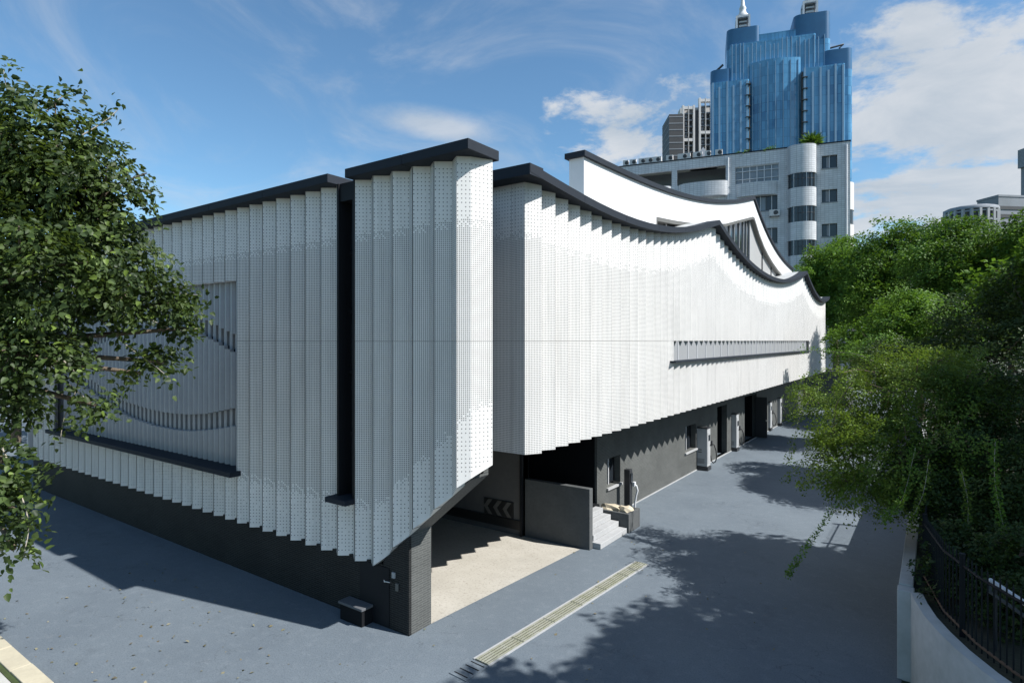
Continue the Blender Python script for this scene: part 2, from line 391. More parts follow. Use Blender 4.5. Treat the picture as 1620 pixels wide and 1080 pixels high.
def holed(mb, a0, a1, z0, z1, holes, fn, depth):
    """flat wall with rectangular openings and reveals; fn(a, z, d) -> xyz"""
    A = sorted({a0, a1, *[h[0] for h in holes], *[h[1] for h in holes]}); Z = sorted({z0, z1, *[h[2] for h in holes], *[h[3] for h in holes]})
    for i in range(len(A) - 1):
        for j in range(len(Z) - 1):
            am, zm = (A[i] + A[i + 1]) / 2, (Z[j] + Z[j + 1]) / 2
            if any(h[0] < am < h[1] and h[2] < zm < h[3] for h in holes): continue
            mb.add([fn(A[i], Z[j], 0), fn(A[i + 1], Z[j], 0), fn(A[i + 1], Z[j + 1], 0), fn(A[i], Z[j + 1], 0)], [(0, 1, 2, 3)])
    for (p, q, r, t) in holes:
        c = [(p, r), (q, r), (q, t), (p, t)]
        for k in range(4):
            (a, z), (b, w) = c[k], c[(k + 1) % 4]
            mb.add([fn(a, z, 0), fn(b, w, 0), fn(b, w, depth), fn(a, z, depth)], [(0, 1, 2, 3)])
    return mb
def interp(x, xs, ys): return float(np.interp(x, xs, ys))

# ================================================================== ground
S = 1500
struct(MB().add([(-S, -S, -0.03), (S, -S, -0.03), (S, S, -0.03), (-S, S, -0.03)], [(0, 1, 2, 3)]).build('ground', 'ground'))
struct(MB().add([(-60, -4.28, 0), (5.95, -4.28, 0), (5.95, 75, 0), (-60, 75, 0)], [(0, 1, 2, 3)]).build('road', 'asphalt'))
# pavement, kerb and mossy joint on the near side of the street
struct(MB().box(-40, 5, -9.5, -4.68, -0.02, 0.075).build('pavement', 'pale_paver'))
kerb = struct(MB().box(-40, 5, -4.66, -4.58, -0.02, 0.055).build('kerb', 'moss'))
kb = MB().box(0, 0.99, -4.58, -4.285, -0.02, 0.085)
first = None
for i in range(14):
    if first is None:
        first = kb.build('kerb_stone', 'kerb_stone', kerb, 0.012); o = first
    else:
        o = first.copy(); col.objects.link(o); o.parent = kerb
    o.location = (-12 + i * 1.0, random.uniform(-.004, .004), random.uniform(-.004, .004))
# raised garden behind the boundary wall
struct(MB().add([(6.10, 3.75, 1.36), (6.32, 2.75, 1.36), (6.7, 1.9, 1.36), (7.0, 1.25, 1.36), (7.6, 0.35, 1.36), (9.0, -0.8, 1.36), (40, -3, 1.36), (40, 80, 1.36), (6.10, 80, 1.36)], [tuple(range(9))]).build('garden', 'soil'))
# beige garage floor under the building
struct(MB().add([(-10, 0.745, 0.006), (-1.6, 0.745, 0.006), (-1.24, 6.05, 0.006), (-10, 6.05, 0.006)], [(0, 1, 2, 3)]).build('garage_floor', 'beige_floor'))

# ================================================================== the white charging station building
bld = empty('charging_station', (-1.6, 0.14, 0))
tag(bld, 'long white building clad in folded perforated metal with dark wavy roof edges', 'building')
PA = 0.5275; INX, INY = 0.262, 0.19
ZT = 8.665; ZJ = 5.49
def zbA(x): return 1.155 if x < -2.45 else 1.155 + 0.85 * (x + 2.45)
def folded(pts, zb, zt, name, parent, backp=None, zone_b=None, zone_t=None, margins=(0.0,)):
    """folded sheet following plan points; zb, zt per point; closed towards the wall behind"""
    off = OFF[parent.name]
    vs = []; fs = []; uv = []; ed = []
    def vert(p, z): vs.append((p[0] - off[0], p[1] - off[1], z - off[2])); return len(vs) - 1
    run = 0.0
    for i in range(len(pts) - 1):
        a, b = pts[i], pts[i + 1]; L = math.hypot(b[0] - a[0], b[1] - a[1])
        f = [vert(a, zb[i]), vert(b, zb[i + 1]), vert(b, zt[i + 1]), vert(a, zt[i])]
        fs.append(f)
        perf = margins[i] if i < len(margins) else 0
        n = max(1, round(L / PH)); 
        uv += [(0, zb[i]), (n * PH, zb[i + 1]), (n * PH, zt[i + 1]), (0, zt[i])]
        if perf:
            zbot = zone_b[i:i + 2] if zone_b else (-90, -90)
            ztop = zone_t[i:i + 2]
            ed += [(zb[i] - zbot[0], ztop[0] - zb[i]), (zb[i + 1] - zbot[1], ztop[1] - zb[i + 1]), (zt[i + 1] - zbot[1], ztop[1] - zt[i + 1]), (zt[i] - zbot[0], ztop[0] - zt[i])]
        elif name == 'panel': ed += [(9, 9)] * 4        # holes all over the narrow return, added to paint its shade darker
        else: ed += [(-1, -1)] * 4
    if backp:
        n = len(pts)
        for zz in (zb, zt):
            f = [vert(p, z) for p, z in zip(pts, zz)] + [vert(backp[1], zz[-1]), vert(backp[0], zz[0])]
            fs.append(f if zz is zt else f[::-1])
            uv += [(0, 0)] * (n + 2); ed += [(-1, -1)] * (n + 2)
    me = bpy.data.meshes.new(name); me.from_pydata(vs, [], fs)
    u1 = me.uv_layers.new(name='UVMap'); u2 = me.uv_layers.new(name='Edge')
    u1.data.foreach_set('uv', [c for p in uv for c in p]); u2.data.foreach_set('uv', [c for p in ed for c in p])
    me.materials.append(M['perforated_metal']); me.update()
    o = bpy.data.objects.new(name, me); col.objects.link(o); o.parent = parent; OFF[o.name] = off
    return o

# ---- street front: backing structure, then the folded panels on it
bk = MB()
YB0, YB1 = 0.215, 0.60
bk.box(-21.4, -18.78, YB0, YB1, 1.2, 8.64).box(-18.78, -7.1775, YB0, YB1, 1.2, 2.24).box(-18.78, -7.1775, YB0, YB1, 6.99, 8.64)
bk.box(-7.1775, -3.486, YB0, YB1, 1.2, 8.64).box(-3.486, -2.957, YB0, YB1, 1.2, 2.2)
bk.prism([(-2.957, 1.22), (-2.45, 1.22), (-0.20, 3.13), (-0.20, 8.64), (-2.957, 8.64)], lambda p, q, t: (p, t, q), YB0, YB1)
front = bk.build('street_front', 'backing', bld)
for k in range(40):
    x0 = -0.32 - PA * k
    if k == 0:
        pts = [(-0.32, 0.0), (-0.135, 0.16), (0.055, 0.53)]
        zb = [zbA(-0.32), zbA(-0.135), 3.32]
        mg = (1, 1); bp = [(-0.32, 0.2), (-0.2, 0.55)]
    else:
        pts = [(x0 + 0.010, 0.004), (x0 + INX, INY), (x0 + PA - 0.004, 0.0)]
        zb = [zbA(p[0]) for p in pts]; mg = (1, 0); bp = [(x0, 0.21), (x0 + PA, 0.21)]
        if k == 5: bp = [(x0, 0.21), (x0 + PA, 0.21)]
    n = len(pts); zt = [ZT] * n
    lo_t = [ZJ - 0.008] * n; up_b = [ZJ] * n
    if 14 <= k <= 35: lo_t = [2.27] * n; up_b = [6.95] * n
    if k == 6: lo_t = [2.24] * n
    folded(pts, zb, lo_t, 'panel', front, bp, zb, zt, mg)
    if k != 6: folded(pts, up_b, zt, 'panel', front, bp, zb, zt, mg)
# far return of the street front
MB().box(-21.5, -21.42, 0.0, 0.6, 1.155, 8.66).build('end_panel', 'white_render', bld)
# roof edge: dark fascia in two lengths with the window slot between
xs = [-21.7 + (21.7 - 3.53) * i / 8 for i in range(9)]
for i in range(8):
    dz = random.uniform(-.003, .003)
    MB().box(xs[i] + 0.003, xs[i + 1] - 0.003, -0.2 + dz, 0.9, 8.668 + dz, 8.845 + dz).build('fascia', 'dark_fascia', bld, 0.008)
for (xa, xb) in ((-3.01, -1.457), (-1.451, 0.10)):
    MB().box(xa, xb, -0.2, 0.66, 8.668, 8.845).build('fascia', 'dark_fascia', bld, 0.008)
# ---- tall slot window
sl = MB()
sl.box(-3.486, -3.43, -0.01, 0.45, 2.38, 8.66).box(-3.01, -2.9575, -0.01, 0.45, 2.38, 8.66).box(-3.43, -3.01, 0.02, 0.45, 8.3, 8.66)
slot = sl.build('slot_window', 'dark_frame', bld)
MB().box(-3.43, -3.01, 0.30, 0.32, 2.38, 8.3).build('pane', 'dark_glass', slot)
m = MB()
for z in (3.6, 4.85, 6.1, 7.3): m.box(-3.43, -3.01, 0.26, 0.30, z - 0.03, z + 0.03)
m.box(-3.24, -3.20, 0.26, 0.30, 2.38, 3.57); m.build('glazing_bar', 'dark_frame', slot)
MB().box(-3.60, -2.97, -0.22, 0.28, 2.27, 2.375).build('sill', 'dark_fascia', slot, 0.01)
# ---- recessed louvre field with two curved cut bands
lf = MB().box(-18.78, -7.1775, 0.52, 0.6, 2.24, 6.99).build('louvre_screen', 'dark_frame', bld)
MB().box(-18.95, -7.10, -0.22, 0.52, 2.28, 2.40).build('sill', 'dark_fascia', lf, 0.01)
B2T = ([-18.8, -15.5, -13.72, -13.01, -12.34, -11.55, -10.8, -9.97, -9.18, -8.6, -8.11, -7.2], [4.85, 4.0, 3.63, 3.57, 3.51, 3.48, 3.48, 3.52, 3.59, 3.69, 3.78, 3.93])
B2B = ([-18.8, -15.5, -13.72, -12.93, -12.04, -11.27, -10.6, -9.84, -9.12, -8.55, -8.05, -7.2], [4.4, 3.55, 3.20, 3.12, 3.05, 3.04, 3.04, 3.08, 3.17, 3.25, 3.34, 3.5])
B1T = ([-18.8, -13.5, -11.5, -10, -8.65, -8.38, -8.12, -7.85, -7.2], [4.9, 6.2, 6.35, 6.25, 5.9, 5.81, 5.74, 5.67, 5.45])
B1B = ([-18.8, -13.5, -11.5, -10, -8.65, -8.38, -8.12, -7.85, -7.2], [4.85, 5.75, 5.9, 5.82, 5.47, 5.38, 5.29, 5.22, 5.0])
nl = 44; px = (18.78 - 7.1775) / nl
def fullprof(x): return [(x - 0.115, 0.40), (x - 0.115, 0.30), (x - 0.06, 0.245), (x + 0.02, 0.24), (x + 0.085, 0.30), (x + 0.10, 0.40)]
def thinprof(x): return [(x - 0.075, 0.50), (x - 0.075, 0.385), (x + 0.055, 0.385), (x + 0.055, 0.50)]
for i in range(nl):
    x = -18.78 + (i + 0.5) * px
    z = [2.41, interp(x, *B2B), interp(x, *B2T), max(interp(x, *B1B), interp(x, *B2T) + 0.02), interp(x, *B1T), 6.97]
    m = MB()
    for j in range(5):
        if z[j + 1] - z[j] < 0.03: continue
        m.prism(fullprof(x) if j % 2 == 0 else thinprof(x), lambda p, q, t: (p, q, t), z[j], z[j + 1])
    m.build('louvre', 'louvre_metal', lf)
MB().box(-7.20, -7.1775, 0.0, 0.52, 2.4, 6.95).build('reveal', 'louvre_metal', lf)
# ---- body behind the street front
MB().box(-21.35, -3.0, 0.605, 12, 3.25, 8.5).build('body', 'backing', bld)
# base wall, corner pier and sloping lintel in thin brick tile, shade painted into the street faces
bw = MB().box(-21.35, -2.295, 0.14, 0.60, 0.0, 1.19)
bw.box(-21.35, -2.2, 0.605, 0.74, 0.0, 3.2)
base = bw.build('base_wall', 'tile_brick_shaded', bld); fix_normals(base)
pr = MB().prism([(-2.29, 0.0), (-1.6, 0.0), (-1.6, zbA(-1.6) + 0.02), (-0.20, zbA(-0.20) + 0.01), (-0.20, zbA(-0.20) + 0.2), (-2.29, 2.2)], lambda p, q, t: (p, t, q), 0.205, 0.74)
fix_normals(pr.build('corner_pier', 'tile_brick_light', bld))  # same tile as the base wall, sunlit tone painted in
fix_normals(MB().prism([(-2.29, 0.0), (-1.602, 0.0), (-1.602, zbA(-1.6) - 0.03), (-2.29, zbA(-2.29) - 0.02)], lambda p, q, t: (p, t, q), 0.14, 0.204).build('pier_shaded_face', 'tile_brick_shaded', bld))  # thin dark slab painting the shade on the pier's street side
dr = MB().box(-2.95, -2.12, 0.125, 0.14, 0.02, 1.15).build('door', 'dark_frame', bld)
dh = MB().tube([(-2.03, 0.13, 0.93), (-2.03, 0.06, 0.93)], 0.012).tube([(-2.03, 0.06, 0.93), (-2.12, 0.055, 0.925), (-2.17, 0.055, 0.91), (-2.175, 0.055, 0.95)], 0.012)
dh.build('handle', 'chrome', dr)
MB().box(-2.03, -1.95, 0.105, 0.14, 1.0, 1.11).build('switch_box', 'concrete', bld, 0.006)
MB().box(-1.93, -1.86, 0.105, 0.14, 0.78, 0.92).build('switch_box', 'sign_grey', bld, 0.006)

# ---- garage interior under the building
gi = MB()
gi.box(-10.2, -10, 0.74, 6.2, 0, 3.2)                       # inner end wall
gi.box(-10.2, -1.46, 0.66, 2.39, 3.15, 3.5)                 # ceiling towards the street
gi.box(-10.2, -3.05, 6.07, 6.3, 0, 3.15)                    # wall across the back
gi.build('garage_wall', 'plaster_grey', bld)
MB().box(-10, -3.1, 6.02, 6.066, 0.16, 0.42).build('bumper_rail', 'sign_black', bld)
MB().box(-3.12, -3.05, 5.98, 6.32, 0, 3.14).build('corner_post', 'dark_frame', bld)
MB().box(-3.05, -1.0, 6.14, 6.32, 0, 1.60).build('partition_wall', 'concrete_dark', bld, 0.012)
MB().box(-10.2, -1.46, 0.62, 2.39, 3.502, 8.4).build('inner_block', 'backing', bld)
# entrance recess beyond the partition: dark lobby
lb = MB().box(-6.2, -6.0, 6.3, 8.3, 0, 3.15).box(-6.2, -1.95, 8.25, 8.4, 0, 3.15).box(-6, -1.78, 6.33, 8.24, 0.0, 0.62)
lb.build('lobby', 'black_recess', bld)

# ---- long flank: wavy roof profile with cusps
seg1 = [(1.97, 8.98), (2.72, 8.91), (3.39, 8.86), (4.08, 8.8), (5.09, 8.74), (6.03, 8.73), (7.22, 8.73), (8.51, 8.8), (10.04, 8.98), (11.32, 9.18), (12.78, 9.48), (14.67, 9.95)]
seg2 = [(14.67, 9.95), (15.08, 9.82), (16.28, 9.48), (17.84, 9.17), (19.2, 8.95), (21.11, 8.76), (23.04, 8.66), (25.48, 8.67), (27.61, 8.82), (30.37, 9.22), (33.34, 9.83)]
seg3 = [(33.34, 9.83), (34.65, 9.35), (36.27, 8.9), (37.73, 8.60), (40.38, 8.44), (43.2, 8.83)]
def smoothseg(seg, deg=4, n=18):
    ys = np.array([p[0] for p in seg]); zs = np.array([p[1] for p in seg]); w = np.ones(len(seg)); w[0] = w[-1] = 6
    c = np.polyfit(ys - ys[0], zs, min(deg, len(seg) - 1), w=w); t = np.linspace(ys[0], ys[-1], n)
    return [(float(a), float(b)) for a, b in zip(t, np.polyval(c, t - ys[0]))]
prof = smoothseg(seg1) + smoothseg(seg2, 4, 24)[1:] + smoothseg(seg3, 3, 14)[1:]
PY = [p[0] for p in prof]; PZ = [p[1] for p in prof]
def zcap(y): return interp(y, PY, PZ)
XO = -0.33; XI = -0.54; PB = 0.555
# flank body following the roof
yb = [2.45] + [p for p in PY if 2.5 < p < 42.6] + [42.65]
body = MB().prism([(y, zcap(y) - 0.2) for y in yb] + [(42.65, 3.17), (2.45, 3.17)], lambda p, q, t: (t, p, q), -13.0, -0.60)
flank = body.build('flank', 'backing', bld); fix_normals(flank)
FT = 0.165
for k in range(73):
    yo = 2.74 + PB * k
    prev = (XO, yo - PB); inner = (XI, yo - PB * 0.62); outer = (XO, yo)
    pts = [inner, outer] if k == 0 else [(prev[0], prev[1] + 0.002), inner, outer]
    if k == 72: pts = [prev, inner, (XO, yo - 0.05)]
    mg = (1,) if k == 0 else (0, 1)
    zt = [zcap(p[1]) - FT for p in pts]; n = len(pts)
    bp = [(-0.6, pts[0][1]), (-0.6, pts[-1][1])]
    win = 10.35 < yo - PB * 0.5 < 35.6
    lo_t = [4.84 if win else ZJ - 0.008] * n
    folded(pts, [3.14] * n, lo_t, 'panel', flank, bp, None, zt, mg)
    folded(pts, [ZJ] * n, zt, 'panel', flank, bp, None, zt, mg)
# end face towards the street (flat perforated sheets)
for (xa, xb) in ((-0.525, -0.86), (-0.866, -1.35), (-1.356, -1.9), (-1.906, -2.6)):
    for (z0, z1) in ((3.14, ZJ - 0.008), (ZJ, 8.775)):
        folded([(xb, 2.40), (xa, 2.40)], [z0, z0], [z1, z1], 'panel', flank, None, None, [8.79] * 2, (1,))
# far end face
MB().box(-13, -0.34, 42.66, 42.74, 3.14, 8.6).build('end_panel', 'white_render', bld)
# long low window strip in the flank
ws = MB().box(-0.62, -0.505, 10.4, 35.5, 4.84, 5.488).build('ribbon_window', 'opal_panel', bld)
y = 10.4; i = 0
while y < 35.5:
    MB().box(-0.505, -0.485, y - 0.018, y + 0.018, 4.87, 5.47).build('mullion', 'steel_white', ws); y += 0.965
MB().box(-0.62, -0.22, 10.38, 35.52, 4.80, 4.858).build('sill', 'dark_fascia', ws, 0.006)
# roof skin and dark fascia along the wave
rtop = [(y, z) for y, z in prof]
MB().prism(rtop + [(y, z - 0.12) for y, z in rtop[::-1]], lambda p, q, t: (t, p, q), -12.9, -0.36).build('roof', 'roof_sheet', bld)
edges = [2.05]
for (ya, yz) in zip(PY[:-1], PY[1:]): pass
fp = [(y, z) for y, z in prof]
cuts = list(range(0, len(fp) - 1, 3)) + [len(fp) - 1]
for a, b in zip(cuts[:-1], cuts[1:]):
    sgm = fp[a:b + 1]
    g = 0.004
    s2 = [(sgm[0][0] + g, sgm[0][1] + 0.012)] + [(y, z + 0.012) for y, z in sgm[1:-1]] + [(sgm[-1][0] - g, sgm[-1][1] + 0.012)]
    fix_normals(MB().prism(s2 + [(y, z - 0.178) for y, z in s2[::-1]], lambda p, q, t: (t, p, q), -0.58, -0.10).build('fascia', 'dark_fascia', bld))
# fascia return along the end face
MB().box(-2.9, -0.105, 1.955, 2.45, 8.77, 8.992).build('fascia', 'dark_fascia', bld)

# ---- upper white ribbon wall above the roof (a second, higher wave)
r1 = [(6.57, 10.64), (7.69, 10.66), (9.02, 10.70), (10.08, 10.75), (11.23, 10.82), (12.59, 10.92), (14.19, 11.05), (16.0, 11.25), (18.27, 11.57), (21.11, 12.13), (25.23, 13.08)]
r2 = [(25.23, 13.08), (26.92, 12.2), (28.33, 11.69), (30.48, 11.1), (33.2, 10.55), (35.68, 10.35)]
rp = smoothseg(r1, 4, 20) + smoothseg(r2, 3, 14)[1:]
RY = [p[0] for p in rp]; RZ = [p[1] for p in rp]
lowy = [6.57, 11.7, 11.75, 13.5, 15.68, 18, 20.14, 22.13, 25.15, 25.5, 26.6, 27.76, 28.8, 29.85, 31.4, 33.2, 34.2, 35.68]
lowz = [8.3, 8.3, 9.74, 9.9, 10.14, 10.48, 10.84, 11.31, 12.01, 12.0, 11.3, 10.75, 10.4, 10.12, 9.8, 9.54, 9.7, 10.1]
XR, XR2 = -1.40, -1.86
rib = MB().prism([(y, z - 0.13) for y, z in rp] + list(zip(lowy, lowz))[::-1], lambda p, q, t: (t, p, q), XR2, XR)
ribbon = rib.build('ribbon_wall', 'white_render', bld); fix_normals(ribbon)
cuts = list(range(0, len(rp) - 1, 3)) + [len(rp) - 1]
for a, b in zip(cuts[:-1], cuts[1:]):
    sgm = rp[a:b + 1]; g = 0.004
    s2 = [(sgm[0][0] + (g if a else -0.12), sgm[0][1])] + sgm[1:-1] + [(sgm[-1][0] - g, sgm[-1][1])]
    fix_normals(MB().prism(s2 + [(y, z - 0.15) for y, z in s2[::-1]], lambda p, q, t: (t, p, q), XR2 - 0.08, XR + 0.09).build('coping', 'dark_fascia', ribbon))
# dark reveal along the underside of the ribbon
ul = [(y, z) for y, z in zip(lowy, lowz) if y >= 11.75]
fr = MB().prism([(y, z + 0.005) for y, z in ul[:-2]] + [(y, z - 0.13) for y, z in ul[:-2]][::-1], lambda p, q, t: (t, p, q), -1.68, -1.41)
fr.box(-1.68, -1.41, 11.76, 11.88, 8.3, 9.62)
clerestory = fr.build('clerestory', 'sign_grey', bld); fix_normals(clerestory)
def ribz(y): return interp(y, lowy, lowz)
MB().prism([(11.88, 8.2)] + [(25.3, 8.2), (25.3, ribz(25.3) - 0.1)] + [(y, ribz(y) - 0.1) for y in (22.13, 20.14, 18, 15.68, 13.5, 11.88)], lambda p, q, t: (t, p, q), -1.66, -1.64).build('pane', 'dark_glass', clerestory)
for yy in [13.2, 14.6, 16.0, 17.4, 18.8, 19.9, 20.7, 21.5, 22.3, 23.2, 24.0, 24.6, 25.25]:
    MB().box(-1.64, -1.585, yy - 0.022, yy + 0.022, 8.2, ribz(yy) - 0.12).build('mullion', 'milky_panel', clerestory)
for ya, yz in ((25.4, 28.0), (28.25, 30.3), (30.5, 31.8)):
    MB().prism([(ya, 8.2), (yz, 8.2), (yz, ribz(yz) - 0.14), ((ya + yz) / 2, ribz((ya + yz) / 2) - 0.14), (ya, ribz(ya) - 0.14)], lambda p, q, t: (t, p, q), -1.66, -1.62).build('infill_panel', 'milky_panel', clerestory)
MB().box(-1.67, -1.60, 28.02, 28.22, 8.2, ribz(28.1) - 0.12).build('mullion', 'dark_frame', clerestory)
MB().box(-1.67, -1.60, 30.32, 30.48, 8.2, ribz(30.4) - 0.12).build('mullion', 'dark_frame', clerestory)

# ---- ground floor wall under the flank
wb = MB()
fnw = lambda a, z, d: (-1.87 - d, a, z)
WH = [(8.93, 9.88, 0.95, 1.84), (16.0, 17.35, 0.95, 2.0), (20.4, 22.0, 0.0, 2.4), (25.3, 28.0, 0.0, 2.5)]
holed(wb, 8.26, 42.6, 0.0, 3.17, WH, fnw, 0.25)
wall = wb.build('ground_floor_wall', 'tile_brick_light', bld)
MB().box(-2.6, -1.872, 8.26, 8.3, 0, 3.17).build('wall_return', 'tile_brick_light', bld)
for (a, b, z0, z1) in WH[:2]:
    w = MB().box(-2.12, -2.08, a, b, z0, z0 + .05).box(-2.12, -2.08, a, b, z1 - .05, z1).box(-2.12, -2.08, a, a + .05, z0, z1).box(-2.12, -2.08, b - .05, b, z0, z1)
    w = w.build('window', 'dark_frame', wall)
    MB().box(-2.11, -2.10, a, b, z0, z1).build('pane', 'dark_glass', w)
    MB().box(-2.08, -2.05, (a + b) / 2 - .02, (a + b) / 2 + .02, z0, z1).build('glazing_bar', 'steel_white', w)
    MB().box(-2.0, -1.80, a - .05, b + .05, z0 - .07, z0 - .002).build('sill', 'concrete', w)
for (a, b, z0, z1) in WH[2:]:
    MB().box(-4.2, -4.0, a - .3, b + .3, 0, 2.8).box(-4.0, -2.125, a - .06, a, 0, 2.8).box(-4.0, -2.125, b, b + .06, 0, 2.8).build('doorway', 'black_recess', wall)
MB().box(-1.9, -1.845, 8.30, 42.5, 0.0, 0.035).build('skirting', 'concrete', wall)
dl = MB().box(-1.95, -1.30, 27.9, 27.96, 0.02, 2.3).build('door_leaf', 'charger_dark', wall)
MB().box(-1.36, -1.30, 27.86, 27.90, 0.95, 1.05).build('handle', 'chrome', dl)
# plain concrete block closing the far end of the arcade
MB().box(-4.5, 0.6, 47.0, 52.0, 0.0, 3.05).thing('concrete_kiosk', 'concrete_dark', 'low plain grey concrete block past the far end of the white flank', 'building', bevel=0.03)

# ================================================================== small things around the entrance
st = empty('entrance_steps', (-1.3, 7.15, 0)); tag(st, 'four pale concrete steps between low wall and planter', 'steps')
for i in range(4):
    MB().box(-1.78, -0.78 - 0.25 * i, 6.42 if i else 6.34, 7.98, 0.005 + 0.155 * i, 0.155 * (i + 1)).build('step', 'step_stone', st, 0.01)
pl = empty('stone_planter', (-1.3, 8.4, 0)); tag(pl, 'square grey planter box with boulders against the brick wall', 'planter')
pm = MB().box(-1.86, -0.74, 8.02, 8.12, 0, 0.54).box(-1.86, -0.74, 8.72, 8.82, 0, 0.54).box(-0.84, -0.74, 8.12, 8.72, 0, 0.54)
pm.build('rim', 'concrete_dark', pl, 0.01)
MB().box(-1.86, -0.84, 8.12, 8.72, 0.0, 0.43).build('soil', 'soil', pl)
def rock(name, c, r, label, seed):
    rs = np.random.default_rng(seed); import bmesh
    bm = bmesh.new(); bmesh.ops.create_icosphere(bm, subdivisions=2, radius=1)
    ph = rs.uniform(0, 6, (6, 4))
    for v in bm.verts:
        d = sum(math.sin(v.co.x * p[0] + v.co.y * p[1] + v.co.z * p[2] + p[3]) for p in ph) * 0.085
        v.co = Vector((v.co.x * r[0], v.co.y * r[1], max(v.co.z, -0.55) * r[2])) * (1 + d)
    me = bpy.data.meshes.new(name); bm.to_mesh(me); bm.free(); me.materials.append(M['rock'])
    o = bpy.data.objects.new(name, me); col.objects.link(o); o.location = c
    tag(o, label, 'rock', 'boulders in the planter')
rock('boulder', (-1.45, 8.36, 0.52), (0.34, 0.26, 0.14), 'flat beige boulder at the back of the planter near the steps', 3)
rock('boulder', (-1.02, 8.42, 0.52), (0.24, 0.27, 0.13), 'rounded beige boulder at the front corner of the planter', 5)
# slim post charger behind the planter
pc = empty('post_charger', (-1.55, 9.8, 0)); tag(pc, 'slim black post with white cable beside the planter', 'charger')
MB().box(-1.66, -1.46, 9.70, 9.90, 0.0, 1.42).build('post', 'charger_dark', pc, 0.015)
MB().box(-1.45, -1.43, 9.73, 9.87, 1.0, 1.3).build('screen', 'dark_glass', pc)
MB().tube([(-1.44, 9.88, 0.95), (-1.34, 9.93, 0.9), (-1.30, 9.94, 0.75), (-1.34, 9.93, 0.6), (-1.38, 9.92, 0.35), (-1.38, 9.92, 0.02)], 0.03).build('cable', 'steel_white', pc)
MB().box(-1.44, -1.36, 9.84, 9.96, 0.88, 1.02).build('connector', 'steel_white', pc, 0.01)

# charging cabinets in a row
def charger(x1, y0, label, h=1.82):
    w, d = 0.62, 0.42
    e = empty('charging_cabinet', (x1 - w / 2, y0 + d / 2, 0)); tag(e, label, 'charger', 'charging cabinets along the brick wall')
    x0 = x1 - w; y1 = y0 + d
    MB().box(x0 - .03, x1 + .03, y0 - .03, y1 + .03, 0, 0.16).build('plinth', 'charger_dark', e, 0.01)
    MB().box(x0, x1, y0, y1, 0.17, h - 0.05).build('cabinet', 'charger_white', e, 0.018)
    MB().box(x0 - .02, x1 + .02, y0 - .02, y1 + .02, h - 0.05, h).build('top_cap', 'charger_dark', e, 0.012)
    fr = MB().box(x1, x1 + 0.012, y0 + .05, y1 - .05, 0.3, h - .2).build('front_door', 'charger_white', e, 0.004)
    MB().box(x1 + .012, x1 + .02, y0 + .10, y1 - .10, 1.25, 1.5).build('screen', 'dark_glass', fr)
    MB().tube([(x1 + .02, y0 + .32, 1.05), (x1 + .04, y0 + .32, 1.05)], 0.03).build('stop_button', 'sign_black', fr)
    for j, zz in enumerate((0.75, 0.85)):
        MB().box(x0 + .22, x1 - .24, y0 - .004, y0, zz, zz + .045).build('badge', 'sign_grey', e)
    vent = MB()
    for q in range(5): vent.box(x0 + .12, x1 - .12, y0 - .005, y0, 0.30 + q * .045, 0.315 + q * .045)
    vent.build('vent', 'charger_dark', e)
    MB().box(x1, x1 + .07, y1 - .02, y1 + .10, 1.0, 1.22).build('holster', 'charger_dark', e, 0.01)
    MB().tube([(x1 + .05, y1 + .05, 1.1), (x1 + .13, y1 + .08, 1.05), (x1 + .20, y1 + .12, 0.8), (x1 + .22, y1 + .13, 0.5), (x1 + .17, y1 + .13, 0.32), (x1 + .08, y1 + .11, 0.26), (x1 + .02, y1 + .06, 0.36), (x1 + .0, y1 + .02, 0.6)], 0.024).build('cable', 'rubber', e)
    return e
charger(-1.43, 17.50, 'charging cabinet nearest the entrance with a black cable loop')
charger(-1.62, 22.78, 'second charging cabinet from the entrance, just before the dark doorway', 1.87)
charger(-1.75, 30.9, 'third charging cabinet from the entrance, just past the dark door leaf', 1.78)
charger(-1.70, 33.5, 'farthest charging cabinet, last of the row under the flank', 1.82)
# chevron sign on the garage wall
sg = empty('chevron_sign', (-3.9, 6.05, 0.45)); tag(sg, 'dark sign with grey arrow chevrons on the garage back wall', 'sign')
MB().box(-4.42, -3.38, 6.035, 6.064, 0.44, 0.90).build('board', 'sign_black', sg)
for i in range(3):
    xr = -3.44 - i * 0.34
    w = 0.14
    MB().prism([(xr, 0.885), (xr - w, 0.885), (xr - w - 0.17, 0.67), (xr - w, 0.455), (xr, 0.455), (xr - 0.17, 0.67)], lambda p, q, t: (p, t, q), 6.028, 6.034).build('chevron', 'sign_grey', sg)
# stone bench by the street wall
be = empty('stone_bench', (-2.85, -0.1, 0)); tag(be, 'dark stone block bench against the shaded base wall', 'bench')
MB().box(-3.25, -2.55, -0.17, 0.12, 0.31, 0.36).build('seat', 'backing', be, 0.01)
MB().box(-3.22, -2.58, -0.14, 0.12, 0.0, 0.31).build('base', 'black_recess', be, 0.005)

